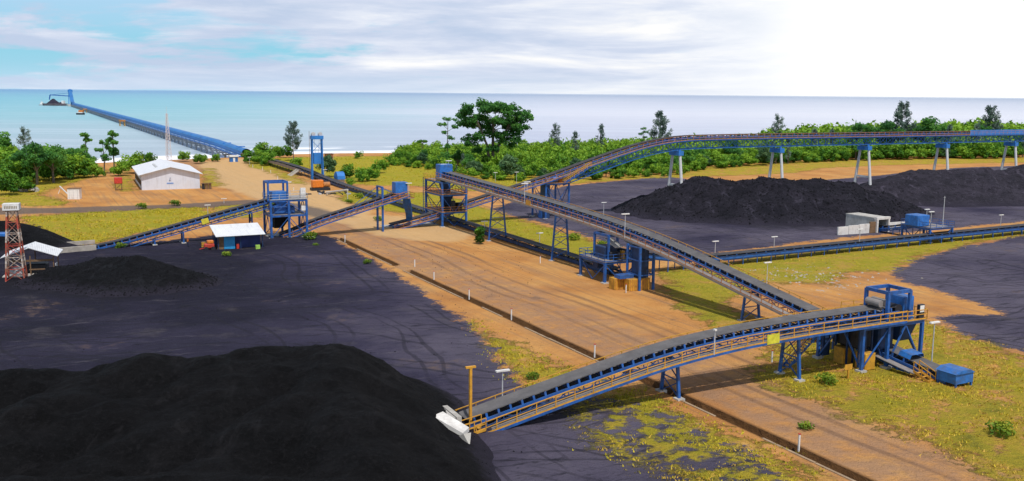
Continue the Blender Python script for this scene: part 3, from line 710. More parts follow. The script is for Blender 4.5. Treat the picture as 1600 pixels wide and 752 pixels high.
# ---- C1: foreground conveyor
C1a, C1b = (-4.0, 78.0), (40.2, 99.4); C1dir = (Vector(C1b) - Vector(C1a)).normalized(); C1ang = math.atan2(C1dir.y, C1dir.x)
c1, c1p = conveyor('blue conveyor with grey belt and yellow handrails rising over the dirt road in the foreground',
    zlist(C1a, C1b, [(0, .95), (.1, 2.0), (.218, 3.2), (.354, 4.5), (.45, 5.2), (.575, 5.75), (.737, 6.05), (.9, 6.18), (1, 6.22)]), .98, walks=(1, -1), rails='yellow', idl=1.15, truss=.8, step=1.0, wu=-1.25)
n1 = c1p[0][2]
for tt in (.43, .725): 
    c = Vector(C1a).lerp(Vector(C1b), tt); z = next(p[0].z for p in c1p if p[0].x >= c.x)
    trestle(c1, c, z - 1.45, (n1.x, n1.y, 0), 2.9, 2.0, panels=2)
bd = MB(); q = next(p for p in c1p if p[0].x >= 24.0); e = q[0] + q[2] * 2.24 + q[3] * -.95
bd.beam(e - q[1] * .75, e + q[1] * .75, .03, .95, up=(0, 0, 1)); o = bd.build('notice_board', simple('lime_yellow_board', (.62, .60, .05), .6, .25, 2), c1); 
st0 = c1p[0][0] + n1 * 1.75
stairs(c1, Vector((st0.x - .9, st0.y - .4, 0.0)) , Vector((st0.x + 1.0, st0.y + .5, .35)), 1.0, 'yellow', 'yellow', 'access_steps')
mb = MB(); mb.sweep(c1p, 1.35, -.98, .2, .1); mb.build('cable_tray', M['bluedark'], c1)
# head machinery on the conveyor at the tower
hd = c1p[-1][0]; hx = Vector((C1dir.x, C1dir.y, 0)); hn = n1
drum(c1, hd + UP * -.25, hn, .5, 2.0)
mb = MB()
for k in (0, 1): mb.cyl(hd - hx * (2.5 - .75 * k) + hn * -.95 + UP * .55, hd - hx * (2.5 - .75 * k) + hn * .95 + UP * .5, .38, n=14)
mb.build('pulley_cover', M['grate'], c1)

# ---- C2: long conveyor from the right foreground up to the middle transfer tower
C2a, C2b = (43.8, 91.8), (-14.5, 204.8)
c2, c2p = conveyor('longest inclined blue conveyor with rust-orange rails crossing the middle of the yard', zlist(C2a, C2b, [(0, .8), (.05, 1.5), (.14, 3.3), (.2326, 5.0), (.355, 7.2), (.42, 8.1), (.48, 8.75), (.608, 9.6), (.79, 10.5), (1, 11.4)]),
    .98, walks=(), rails='orange', idl=1.5, truss=.8, step=1.5)
n2 = c2p[0][2]
wp = [p for p in c2p if p[0].y > 107]
for s_, rm in ((-1, 'orange'), (1, 'yellow')):
    MB().sweep(wp, s_ * 1.72, -1.2, 1.0, .06).build('walkway', M['grate'], c2)
    b_ = MB(); b_.sweep(wp, s_ * 2.22, -1.32, .10, .26); b_.build('walkway_beam', M['grate' if s_ < 0 else 'blue'], c2)
    handrail(wp, s_ * 2.2, -1.2, M[rm], 'handrail', c2, 1.9)
for yy, w_ in ((118.6, 2.9), (160.8, 3.4), (182.0, 3.8)):
    q = min(c2p, key=lambda p: abs(p[0].y - yy)); trestle(c2, q[0], q[0].z - 1.5, (n2.x, n2.y, 0), w_, 2.0, panels=2 if yy < 130 else 4)
q = min(c2p, key=lambda p: abs(p[0].y - 167)); e = q[0] - q[2] * 2.26 + q[3] * -.75
MB().beam(e - q[1] * .9, e + q[1] * .9, .03, .9, up=(0, 0, 1)).build('notice_board', M['yellow'], c2)
# low tail walkway, steps and tail box
wl_ = [p for p in c2p if 93.6 < p[0].y < 104]
MB().sweep(wl_, -1.75, -.7, .9, .06).build('tail_walkway', M['grate'], c2)
q = wl_[0]; s_ = q[0] - q[2] * 1.8; stairs(c2, (s_.x + 1.0, s_.y - 1.6, 0), (s_.x, s_.y, .75), .9, 'yellow', 'yellow', 'access_steps')
tb = c2p[0][0] - c2p[0][1] * .1
mb = MB(); mb.box((tb.x, tb.y, .35), 2.5, 2.2, 1.0); mb.add([*(Vector((tb.x, tb.y, 1.352)) + E1 * a * 1.35 + E2 * b * 1.2 + UP * (0 if abs(a) == 1 else .35) for b in (-1, 1) for a in (-1, -.5, .5, 1))], [(0, 1, 5, 4), (1, 2, 6, 5), (2, 3, 7, 6), (0, 3, 2, 1), (4, 5, 6, 7), (0, 4, 7, 3)])
tbo = mb.build('tail_box', M['bluelite'], c2)
lg = MB()
for a in (-1, 1):
    for b in (-1, 1): lg.beam(Vector((tb.x, tb.y, -.1)) + E1 * a * 1.1 + E2 * b, Vector((tb.x, tb.y, .4)) + E1 * a * 1.1 + E2 * b, .18)
lg.build('tail_leg', M['blue'], c2)
for d0, d1 in ((4.2, 6.0), (8.6, 12.0)):
    hp = sub(c2p, d0, d1 + 1.4); hb = MB(); hb.profile(hp, [(-1.05, .1), (-.85, .55), (.85, .55), (1.05, .1)]); hb.build('skirt_cover', M['bluelite'], c2)
for p in c2p:
    if 94 < p[0].y < 108 :
        mb = MB()
        for s_ in (-1, 1): a = p[0] + p[2] * s_ * 1.05; mb.beam((a.x, a.y, -.1), (a.x, a.y, a.z - .5), .14)
        mb.beam(p[0] + p[2] * 1.05 + UP * -.62, p[0] - p[2] * 1.05 + UP * -.62, .12); mb.build('support_frame', M['blue'], c2)

# ---- C5: stacking conveyor, tail -> level gallery to the right
C5a = Vector((-24.8, 199.0)); C5v = Vector((33.2, 18.0))
def c5(t): return C5a + C5v * t
c5o, c5p = conveyor('high stacking conveyor with blue lattice girder running on white concrete columns above the coal', zlist(c5(-.02), c5(6.6), [((t + .02) / 6.62, z) for t, z in ((-.02, .8), (.1, 1.5), (.326, 3.6), (1, 9.9), (1.32, 13.4), (1.6, 16.2), (1.8, 17.6), (2.0, 18.2), (2.5, 18.3), (6.6, 18.0))]),
    1.0, walks=(1,), rails='orange', idl=2.6, belt='beltdark', truss=.7, step=1.9, lat=2.4, wu=-1.0)
n5 = c5p[0][2]
LGS = [1.945, 2.81, 3.66, 4.51, 5.34, 6.17]
mb = MB(); gp_ = [p for p in c5p if p[0].x > c5(1.05).x]; kn = along(gp_, 2.6)
for s_ in (-1, 1):
    mb.sweep(gp_, s_ * 1.15, -3.2, .2, .2); mb.sweep(gp_, s_ * 1.15, -1.35, .18, .22)
    for i, (a, b) in enumerate(zip(kn, kn[1:])):
        a0 = a[0] + a[2] * s_ * 1.15; b0 = b[0] + b[2] * s_ * 1.15
        mb.beam(a0 + UP * -3.2, a0 + UP * -1.3, .1)
        if i % 2: mb.beam(a0 + UP * -3.2, b0 + UP * -1.3, .12)
        else: mb.beam(a0 + UP * -1.3, b0 + UP * -3.2, .12)
for a in kn: mb.beam(a[0] + a[2] * 1.15 + UP * -3.2, a[0] - a[2] * 1.15 + UP * -3.2, .1)
mb.build('lattice_girder', M['sheet'], c5o)
for t_ in LGS:
    c = c5(t_); c = Vector((c.x, c.y, 0)); a = Vector((n5.x, n5.y, 0)); zt = 18.1 - 4.6; gnd = 0
    hb = MB(); hb.beam(c - a * 1.9 + UP * (zt + .5), c + a * 1.9 + UP * (zt + .5), 1.5, 1.1); hb.beam(c - a * 1.2 + UP * (zt + 1.05), c - a * 1.2 + UP * 14.9, .4); hb.beam(c + a * 1.2 + UP * (zt + 1.05), c + a * 1.2 + UP * 14.9, .4)
    pier = hb.build('pier_cap', M['sheet'], c5o)
    for s_ in (-1, 1):
        MB().cyl(c + a * s_ * 3.3 - UP * .3, c + a * s_ * 1.45 + UP * zt, .42, .34, 12).build('leg', M['leg'], pier, smooth=False)
    MB().beam(c - a * 2.6 + UP * 6.2, c + a * 2.6 + UP * 6.2, .45, .5).build('cross_beam', M['leg'], pier)
shp = [p for p in c5p if p[0].x > c5(4.72).x]
MB().sweep(shp, 2.2, -.45, .05, 1.7).build('side_cladding', M['sheet'], c5o)
e0 = c5(1.22); q = min(c5p, key=lambda p: (p[0].xy - e0).length); s_ = q[0] + q[2] * 2.9
stairs(c5o, (c5(1.06).x + n5.x * 2.9, c5(1.06).y + n5.y * 2.9, 8.2), (s_.x + E1.x * 1.6, s_.y + E1.y * 1.6, s_.z - .4), .8, 'blue', 'yellow', 'access_stair')

# ---- C4: ground conveyor on the right, C3: overland conveyor to the jetty
C4a = Vector((171.6, 235.6)); C4b = Vector((16.2, 147.2))
c4, c4p = conveyor('low ground conveyor with black belt running in from the right edge past the tunnel', zlist(C4a, C4b, [(0, 1.75), (.901, 1.8), (.95, 2.6), (1, 4.4)]), 1.0, idl=2.2, belt='beltdark', truss=0, step=2, legs=3.2)
mb = MB(); mb.sweep(c4p, 1.12, -.55, .05, .75); mb.sweep(c4p, -1.12, -.55, .05, .75); mb.build('side_plate', M['bluedark'], c4)
C3a, C3m = Vector((16.2, 148.1)), Vector((-116, 416))
c3, c3p = conveyor('long black overland conveyor along the road leading down to the jetty', zlist(C3a, C3m, [(0, 1.0), (.5, 1.1), (.58, 1.6), (.64, 2.4), (.75, 2.4), (1, 1.6)]), 1.05, idl=3.0, belt='beltdark', steel='bluedark', truss=0, step=3, legs=4.5)
mb = MB(); mb.sweep(c3p, -1.2, -.6, .05, .55); mb.build('side_plate', M['bluedark'], c3)
gal = [p for p in c3p if 318 < p[0].y < 416]
MB().sweep(gal, -1.75, -.8, 1.0, .08).build('walkway', M['grate'], c3)
mb = MB(); mb.sweep(gal, -2.25, -.5, .06, .9); mb.build('walkway_side', simple('dusty_brown_sheet', (.28, .2, .16), .8, .25, .8), c3)

# ---- C6, C7: crusher line on the left
C6a, C6b = Vector((-74.5, 168.8)), Vector((-45.6, 184.6))
c6, c6p = conveyor('short blue inclined conveyor rising from the left coal yard to the crusher tower', zlist(C6a, C6b, [(0, .5), (.12, 1.1), (1, 7.9)]), .95, idl=1.3, belt='beltdark', truss=1.05, step=1.3, lat=1.5)
n6 = c6p[0][2]
q = c6p[int(len(c6p) * .47)]; trestle(c6, q[0], q[0].z - 1.7, (n6.x, n6.y, 0), 2.0, 1.9, panels=1)
q = c6p[int(len(c6p) * .3)]; trestle(c6, q[0], q[0].z - 1.7, (n6.x, n6.y, 0), 2.0, 1.9, panels=1)
q = c6p[int(len(c6p) * .84)]; trestle(c6, q[0], q[0].z - 1.7, (n6.x, n6.y, 0), 2.2, 1.9, 'bluedark', panels=2)
q = c6p[int(len(c6p) * .56)]; e = q[0] + q[2] * 1.14 + q[3] * -.7
MB().beam(e - q[1] * .65, e + q[1] * .65, .03, 1.0, up=(0, 0, 1)).build('notice_board', simple('yellow_board', (.72, .60, .05), .6, .2, 2), c6)
C7a, C7b = Vector((-45.2, 184.4)), Vector((-22.6, 196.6))
c7, c7p = conveyor('short conveyor with rusty orange rails climbing from the crusher tower towards the middle', zlist(C7a, C7b, [(0, .7), (.1, 1.3), (.237, 2.9), (1, 8.1)]), .85, walks=(1,), rails='orange', idl=1.6, belt='beltdark', truss=.75, step=1.3, lat=1.5)
n7 = c7p[0][2]
q = c7p[int(len(c7p) * .80)]; cc = Vector((q[0].x, q[0].y, 0)); a = Vector((n7.x, n7.y, 0))
hb = MB(); hb.beam(cc - a * 1.5 + UP * 9.0, cc + a * 1.5 + UP * 9.0, .28); tro = hb.build('trestle', M['blue'], c7)
for s_ in (-1, 1): MB().beam(cc + a * s_ * 1.5 - UP * .1, cc + a * s_ * 1.5 + UP * 9.1, .36, .36, up=a).build('leg', M['blue'], tro)
mb = MB()
for s_ in (-1, 1): mb.beam(cc + a * s_ * 1.5 + UP * 8.9, c7p[int(len(c7p) * .55)][0] + a * s_ * 1.0 + UP * -.5, .09); mb.beam(cc + a * s_ * 1.5 + UP * 8.9, c7p[-2][0] + a * s_ * 1.0 + UP * -.5, .09)
mb.build('stay_rod', M['blue'], tro)
hd7 = c7p[-1][0]
MB().box(hd7 - E1 * .6 + UP * -.5, 2.6, 2.2, 2.2).build('head_box', M['bluelite'], c7)
rails_box(c7, hd7 - E1 * 2.6 - E2 * 1.9, 4.4, 3.8, 6.6, 'orange')
MB().box(hd7 - E1 * .4 + UP * -1.6, 4.4, 3.8, .08).build('head_platform', M['grate'], c7)
a0 = hd7 + E1 * .8 + UP * -1.0; a1 = Vector((-21.6, 200.0, 1.6)); mid = a0.lerp(a1, .55) + UP * -.2 - E2 * .5
mb = MB(); pth = resample([a0, a0 + UP * -1.2 + (a1 - a0) * .06, mid, a1 + UP * .3 - (a1 - a0) * .05, a1], .7, 3); mb.sweep(pth, 0, 0, 1.3, 1.0); mb.build('curved_chute', M['blue'], c7)
# ------------------------------------------------------------------ transfer towers
def part(t, name, mat, fn, bevel=0):
    mb = MB(); fn(mb); return mb.build(name, M[mat], t, bevel=bevel)
# T1 right foreground
O1 = Vector((36.0, 95.6, 0))
t1 = thing('transfer_tower', 'blue steel transfer tower with boxed head frame and yellow railed platform above the right foreground', 'transfer tower', O1)
def col1(pts, top):
    for p in pts:
        MB().beam(Vector(p) - UP * .2, Vector(p) + UP * top, .32, .32, up=E2).build('column', M['blue'], t1)
        fb = MB(); fb.box((p[0], p[1], -.12), .85, .85, .3); fb.build('footing', M['conc'], t1)
cs1 = [O1, O1 + E1 * 3.6, O1 + E1 * 8.6, O1 + E2 * 6, O1 + E1 * 3.6 + E2 * 6, O1 + E1 * 8.6 + E2 * 6]
col1(cs1, 4.6)
mb = MB()
for a, b in ((0, 1), (1, 2), (3, 4), (4, 5), (0, 3), (1, 4), (2, 5)): mb.beam(cs1[a] + UP * 4.5, cs1[b] + UP * 4.5, .25, .36)
mb.build('platform_beam', M['blue'], t1)
mb = MB(); mb.box(O1 + E1 * 6.1 + E2 * 3 + UP * 4.69, 5.6, 6.6, .06); mb.box(O1 + E1 * 1.7 + E2 * .4 + UP * 4.69, 3.1, 1.5, .06); mb.build('platform', M['grate'], t1)
rails_box(t1, O1 + E1 * 3.3 - E2 * .3, 5.6, 6.6, 4.75, 'yellow', sides=(0, 1, 2))
mb = MB()
for a, b in ((1, 2), (2, 5), (0, 3), (1, 4)):
    m_ = (cs1[a] + cs1[b]) / 2
    for e in (a, b): mb.beam(cs1[e] + UP * .15, m_ + UP * 4.3, .15)
mb.beam(cs1[0] + UP * .2, cs1[1] + UP * 4.2, .12); mb.build('bracing', M['blue'], t1)
hg = Vector((hd.x, hd.y, 0)) - E1 * .6
gantry(t1, hg, 3.2, 2.9, 4.75, 8.0, th=.32)
MB().box(hg + E1 * 2.2 + E2 * .2 + UP * 4.76, 1.5, 2.2, 2.4).build('head_box', M['bluelite'], t1, bevel=.06)
chute(t1, hg + E1 * 2.0 + UP * 4.6, hg + E1 * 2.3 + E2 * .3 + UP * 2.3, 2.6, 1.5, 'bluedark', 'chute')
for x_ in (.6, 1.5, 2.4):
    for y_ in (1.0, 2.6, 4.2): part(t1, 'counterweight_guide', 'bluedark', lambda b: b.beam(O1 + E1 * x_ + E2 * y_ + UP * .1, O1 + E1 * x_ + E2 * y_ + UP * 4.5, .16))
for x_, y_ in ((1.35, .75), (1.0, 3.4)):
    MB().box(O1 + E1 * x_ + E2 * y_ + UP * .0, 1.45, 1.35, 1.75).build('counterweight', M['box'], t1, bevel=.04)
mb = MB(); mb.box(O1 + E1 * 8.1 - E2 * .1 + UP * 4.75, .75, .35, 1.6); pn = mb.build('control_cabinet', M['dark'], t1)
MB().box(O1 + E1 * 8.1 - E2 * .28 + UP * 5.55, .62, .03, .72).build('cabinet_door', M['white'], pn)
sp = O1 - E2 * .9
stairs(t1, (28.6, 97.0, 0), (33.6, 99.2, 4.7), .9, 'blue', 'yellow', 'access_stair')
MB().box(O1 + E1 * 1.9 + E2 * 3.2 + UP * 1.9, 2.3, 3.6, 2.4).build('transfer_hopper', M['dark'], t1, bevel=.2)
MB().box(O1 + E1 * 4.6 + E2 * 3.0 + UP * 1.5, 2.2, 4.0, 2.9).build('skirt_box', M['bluedark'], t1, bevel=.2)
MB().box(O1 + E1 * .6 + E2 * 5.6 + UP * .3, 1.0, .3, 3.6).build('back_sheet', M['bluedark'], t1)
mb = MB(); mb.beam(O1 - E1 * 3.2 - E2 * 1.3 + UP * 0, O1 - E1 * 3.2 - E2 * 1.3 + UP * 1.0, .16); mb.beam(O1 - E1 * 3.7 - E2 * 1.3 + UP * 1.25, O1 - E1 * 2.7 - E2 * 1.3 + UP * 1.25, .08, .55, up=(0, 0, 1)); mb.build('notice_board', M['box'], t1)
# T2 middle
O2 = Vector((-14.7, 200.2, 0))
t2 = thing('transfer_tower', 'tall three-level blue transfer tower in the centre where the two long conveyors cross', 'transfer tower', O2)
frame_tower(t2, O2, 5.5, 9.0, (2.9, 6.6), 9.4, brace='v', rail='orange', thick=.4)
mb = MB(); cs = [O2, O2 + E1 * 5.5, O2 + E1 * 5.5 + E2 * 9, O2 + E2 * 9]
for a, b in zip(cs, cs[1:] + cs[:1]):
    mb.beam(a + UP * 9.3, b + UP * 9.3, .25, .36); mb.beam(a + UP * 6.9, (a + b) / 2 + UP * 9.1, .12); mb.beam(b + UP * 6.9, (a + b) / 2 + UP * 9.1, .12)
mb.build('platform_beam', M['blue'], t2)
MB().box(O2 + E1 * 1.6 + E2 * 6.2 + UP * 9.49, 4.0, 5.6, .07).build('platform', M['grate'], t2)
rails_box(t2, O2 - E1 * .4 + E2 * 3.6, 4.0, 5.6, 9.56, 'yellow')
hb2 = c2p[-1][0]
MB().box(Vector((hb2.x, hb2.y, 9.9)) + E2 * .3, 2.9, 2.4, 3.0).build('head_box', M['bluelite'], t2, bevel=.08)
mb = MB(); s = Vector((hb2.x, hb2.y, 0)) + E2 * .6
pth = resample([s + UP * 9.9, s + UP * 8.6 - E1 * .2, s + UP * 7.6 + E1 * .5, s + UP * 5.2 + E1 * .9, s + UP * 4.4 + E1 * .6], .5, 2); mb.sweep(pth, 0, 0, 1.5, 1.4); mb.build('curved_chute', M['bluedark'], t2)
rr = random.Random(5)
for _ in range(7): part(t2, 'drive_machine', 'dark', lambda b: b.box(O2 + E1 * rr.uniform(.8, 4.6) + E2 * rr.uniform(1, 7) + UP * 3.1, rr.uniform(.6, 1.3), rr.uniform(.6, 1.4), rr.uniform(.6, 2.4)), .08)
chute(t2, O2 + E1 * 2.7 + E2 * 4 + UP * 6.4, O2 + E1 * 2.4 + E2 * 4.2 + UP * 4.2, 2.4, 1.4, 'bluedark', 'hopper')
mb = MB()
for z in np.arange(.4, 9.4, .5): mb.beam(O2 + E2 * 9.5 - E1 * .45 + UP * z, O2 + E2 * 9.5 + E1 * .05 + UP * z, .06)
for x_ in (-.45, .05): mb.beam(O2 + E2 * 9.5 + E1 * x_, O2 + E2 * 9.5 + E1 * x_ + UP * 9.8, .12)
mb.build('ladder', M['bluedark'], t2)
# T5: drive platform of the stacking conveyor
O5 = Vector((7.5, 214.7, 0))
t5 = thing('drive_platform', 'blue braced drive platform carrying yellow and blue motors beneath the climbing stacking conveyor', 'platform', O5)
frame_tower(t5, O5, 6.0, 6.2, (3.4, 7.8), 7.9, brace='v', rail='orange', thick=.36, plates=False, rails_at=(7.8,))
MB().box(O5 + E1 * 3 + E2 * 3.1 + UP * 7.99, 6.6, 6.8, .06).build('platform', M['grate'], t5)
MB().box(O5 + E1 * .6 + E2 * 1.4 + UP * .0, 1.5, 1.9, 7.6).build('take_up_casing', M['bluedark'], t5)
MB().box(O5 + E1 * .2 + E2 * 2.0 + UP * .0, 1.0, 1.4, 3.0).build('counterweight', M['blue'], t5)
MB().cyl(O5 + E1 * 2.0 + E2 * .9 + UP * 8.9, O5 + E1 * 3.4 + E2 * .9 + UP * 8.9, .62, n=14).build('drive_motor', M['bluelite'], t5)
MB().box(O5 + E1 * 4.1 + E2 * .9 + UP * 8.06, .9, 1.0, 1.5).build('gearbox', M['orangemach'], t5, bevel=.1)
MB().box(O5 + E1 * .7 + E2 * .8 + UP * 8.06, .8, .5, 1.1).build('control_cabinet', M['galv'], t5)
# T3: transfer onto the overland conveyor
O3 = Vector((13.9, 141.0, 0))
t3 = thing('transfer_tower', 'low blue transfer station with sloping white roof sheets under the long conveyor', 'transfer tower', O3)
frame_tower(t3, O3, 5.8, 6.9, (3.0,), 3.1, brace='v', rail='blue', thick=.38)
gantry(t3, O3 + E1 * 3.7 + E2 * 3.6, 4.2, 4.0, 3.2, 6.9, th=.3)
MB().box(O3 + E1 * 2.3 + E2 * 3.4 + UP * 3.24, 2.4, 2.6, 1.9).build('drive_house', M['bluedark'], t3, bevel=.1)
MB().cyl(O3 + E1 * 1.6 + E2 * 1.4 + UP * 3.9, O3 + E1 * 3.2 + E2 * 1.4 + UP * 3.9, .55, n=12).build('drive_motor', M['dark'], t3)
MB().box(O3 + E1 * 3.9 + E2 * 1.3 + UP * 3.24, .55, .5, 1.3).build('gearbox', M['box'], t3)
for k, (x_, y_) in enumerate(((2.9, 2.2), (4.6, 3.8))):
    c = O3 + E1 * x_ + E2 * y_ + UP * 6.0
    o_ = Vector((2.6 * k, 1.6 * k, 0)); mb = MB(); mb.prism([Vector(v) + o_ for v in ((14.1, 145, 6.15), (15.3, 145.7, 6.2), (16.8, 143.2, 5.2), (15.5, 142.4, 5.15))], (0, 0, .06)); mb.build('roof_sheet', M['concw' if k == 0 else 'conc'], t3)
chute(t3, O3 + E1 * 2.6 + E2 * 5.0 + UP * 3.2, O3 + E1 * 2.4 + E2 * 5.6 + UP * 1.4, 2.2, 1.3, 'bluedark', 'chute')
# take-up tower of the long conveyor
q2 = min(c2p, key=lambda p: abs(p[0].y - 138.5))[0]
Ou = Vector((18.4, 135.7, 0))
tu = thing('take_up_tower', 'slender blue take-up frame with ochre counterweight crates at its foot beneath the long conveyor', 'take up tower', Ou)
for x_ in (0, 2.4):
    for y_ in (0, 3.2):
        p = Ou + E1 * x_ + E2 * y_; MB().beam(p - UP * .1, p + UP * (6.3 + .05 * y_), .3, .3, up=E2).build('column', M['blue'], tu)
for z in (2.2, 4.3, 6.2):
    mb = MB(); cs = [Ou, Ou + E1 * 2.4, Ou + E1 * 2.4 + E2 * 3.2, Ou + E2 * 3.2]
    for a, b in zip(cs, cs[1:] + cs[:1]): mb.beam(a + UP * z, b + UP * z, .16)
    mb.build('tie_beam', M['blue'], tu)
MB().box(Ou + E1 * 1.2 + E2 * 1.7 + UP * 1.5, 1.5, 2.2, 4.8).build('take_up_casing', M['bluedark'], tu)
cr = [(-1.1, 4.1, 2.0), (-.1, 1.6, 1.6), (1.5, -.2, 1.4), (2.0, 1.9, 1.6), (-2.0, 5.6, 1.9)]
for k, (x_, y_, s_) in enumerate([(-2.0, 2.6, 2.1), (-.6, 1.0, 1.9), (1.25, 1.0, 1.6), (1.3, 3.0, 1.8)]):
    c = Ou + E1 * x_ + E2 * y_; mb = MB(); mb.box(c, s_, 1.5, 1.7)
    b = mb.build('counterweight', M['box'], tu, bevel=.03)
    mb = MB()
    for i in range(5): mb.box(c + E1 * (i - 2) * s_ / 5 - E2 * .765 + UP * .05, .09, .03, 1.6)
    mb.build('rib', M['orange'], b)
MB().box(Ou - E1 * 1.4 + E2 * 1.9 + UP * 1.71, 2.4, 1.5, .5).build('counterweight_lid', M['blue'], tu)
# T4: crusher tower on the left
O4 = Vector((-46.0, 181.6, 0))
t4 = thing('crusher_tower', 'blue crusher tower with open head frame beside the white roofed shed', 'transfer tower', O4)
frame_tower(t4, O4, 6.9, 5.6, (4.3, 7.2), 7.3, brace='k', rail='galv', thick=.4, nx=2, plates=False, rails_at=(7.2,))
MB().box(O4 + E1 * 3.45 + E2 * 2.8 + UP * 4.49, 7.0, 5.6, .06).build('platform', M['grate'], t4)
MB().box(O4 + E1 * 5.1 + E2 * 2.8 + UP * 7.39, 3.8, 6.0, .06).build('platform', M['grate'], t4)
gantry(t4, O4 + E1 * 1.6 + E2 * 2.4, 3.7, 3.2, 7.2, 10.8, th=.34)
MB().box(O4 + E1 * 2.0 + E2 * 2.4 + UP * 7.2, 2.8, 2.6, 1.7).build('head_box', M['bluelite'], t4, bevel=.08)
chute(t4, O4 + E1 * 2.2 + E2 * 2.4 + UP * 7.1, O4 + E1 * 2.6 + E2 * 2.4 + UP * 6.0, 2.4, 1.7, 'blue', 'chute')
MB().box(O4 + E1 * 2.9 + E2 * 2.4 + UP * 4.56, 4.0, 3.2, 1.5).build('crusher', M['blue'], t4, bevel=.25)
chute(t4, O4 + E1 * 2.6 + E2 * 2.4 + UP * 4.3, O4 + E1 * 1.8 + E2 * 2.4 + UP * 1.8, 3.4, 1.6, 'black', 'hopper')
MB().box(O4 + E1 * 6.3 + E2 * .2 + UP * 7.46, .95, .5, 2.1).build('control_cabinet', M['white'], t4)
MB().box(O4 + E1 * 6.3 + E2 * .2 + UP * 5.2, .8, .4, .9).build('switch_box', M['white'], t4)
MB().box(O4 + E1 * 4.0 + E2 * 3.0 + UP * -.1, 8.2, 7.0, .16).build('base_slab', M['conc'], t4)
# pad under the two tails
pad = MB(); c = gp(640, 352); pad.box((c.x, c.y, -.05), 12, 3.6, .16); o = pad.build('concrete_pad', M['conc']); tag(o, kind='structure')
# T6 and the reclaim tunnel
O6 = Vector((81.0, 184.3, 0))
t6 = thing('drive_platform', 'small blue railed platform with bright blue motor house bridging the right ground conveyor', 'platform', O6)
frame_tower(t6, O6, 6.3, 6.6, (2.6,), 2.7, brace='v', rail='blue', thick=.34)
MB().box(O6 + E1 * 1.0 + E2 * 4.0 + UP * 2.85, 3.3, 3.2, 2.2).build('motor_house', M['bluelite'], t6, bevel=.12)
MB().cyl(O6 + E1 * 3.0 + E2 * 4.0 + UP * 3.5, O6 + E1 * 4.0 + E2 * 4.0 + UP * 3.5, .6, n=12).build('drive_motor', M['box'], t6)
pt = Vector((77.2, 198.6, 0))
tn = thing('tunnel_mouth', 'concrete reclaim tunnel mouth with long white retaining walls at the foot of the stockpile', 'tunnel', pt)
def portal(b):
    b.box(pt - E1 * 1.65, .4, .7, 2.7); b.box(pt + E1 * 1.65, .4, .7, 2.7); b.box(pt + UP * 2.7, 3.9, .72, .5)
part(tn, 'portal_frame', 'concw', portal)
mb = MB(); mb.box(pt - E1 * 1.7 + E2 * 4.3, .3, 7.8, 2.9); mb.box(pt + E1 * 1.7 + E2 * 4.3, .3, 7.8, 2.9); mb.box(pt + E2 * 4.4 + UP * 2.903, 3.8, 7.7, .2); mb.build('tunnel_box', M['conc'], tn)
MB().box(pt + E2 * 5.5, 3.0, .3, 2.7).build('tunnel_dark', M['black'], tn)
for i in range(3):
    MB().box(pt - E1 * (5.0 + i * 2.95) + E2 * (.2 - .0 * i), 2.85, .3, 1.95 - .12 * i).build('retaining_wall', M['concw'], tn)
MB().box(pt - E1 * 2.7 + E2 * .1, 1.6, .3, 2.3).build('wing_wall', M['timber'], tn)
MB().box(pt + E1 * 5.8 + E2 * 2.2, 8.0, .3, 1.5).build('retaining_wall', M['concw'], tn)
c8, c8p = conveyor('short blue feeder conveyor running out of the concrete tunnel mouth', [pt + E2 * 3 + UP * 1.1, pt - E2 * 2 + UP * 1.5, Vector((82.0, 189.6, 3.6))], .85, idl=1.6, belt='beltdark', truss=.4, step=1.0, lat=1.4, legs=3)
# concrete hopper mouth at the tail of C1
hp = Vector((C1a[0], C1a[1], 0)) - hx * .6
t7 = thing('hopper_mouth', 'pale concrete hopper mouth with sloping white slab at the foot of the front stockpile', 'hopper', hp)
mb = MB(); mb.prism([hp - hx * .2 - hn * 1.6, hp - hx * .2 + hn * 1.6, hp - hx * .2 + hn * 1.6 + UP * 1.55, hp - hx * .2 - hn * 1.6 + UP * 1.55], hx * -.45); mb.build('end_wall', M['conc'], t7)
mb = MB(); a = hp - hx * .7; mb.prism([a + hn * 1.5 + UP * .1, a - hn * 1.9 + UP * .1, a - hn * 1.9 + UP * 1.5, a + hn * 1.5 + UP * 1.5], hx * -.5); mb.build('back_wall', M['conc'], t7)
mb = MB(); mb.prism([gp(723, 677, 1.25), gp(733, 668, 1.35), gp(692, 643, 2.3), gp(676, 650, 2.2)], (0, 0, -.35)); mb.build('sloping_slab', M['concw'], t7)
mb = MB(); mb.prism([gp(711, 685, .6), gp(734, 697, .6), gp(736, 676, 1.4), gp(724, 678, 1.3)], (-.1, .3, -.9)); mb.build('wing_wall', M['conc'], t7)
# ------------------------------------------------------------------ buildings and small things
def pth(p): return Vector((p.x, p.y, gz(p.x, p.y)))
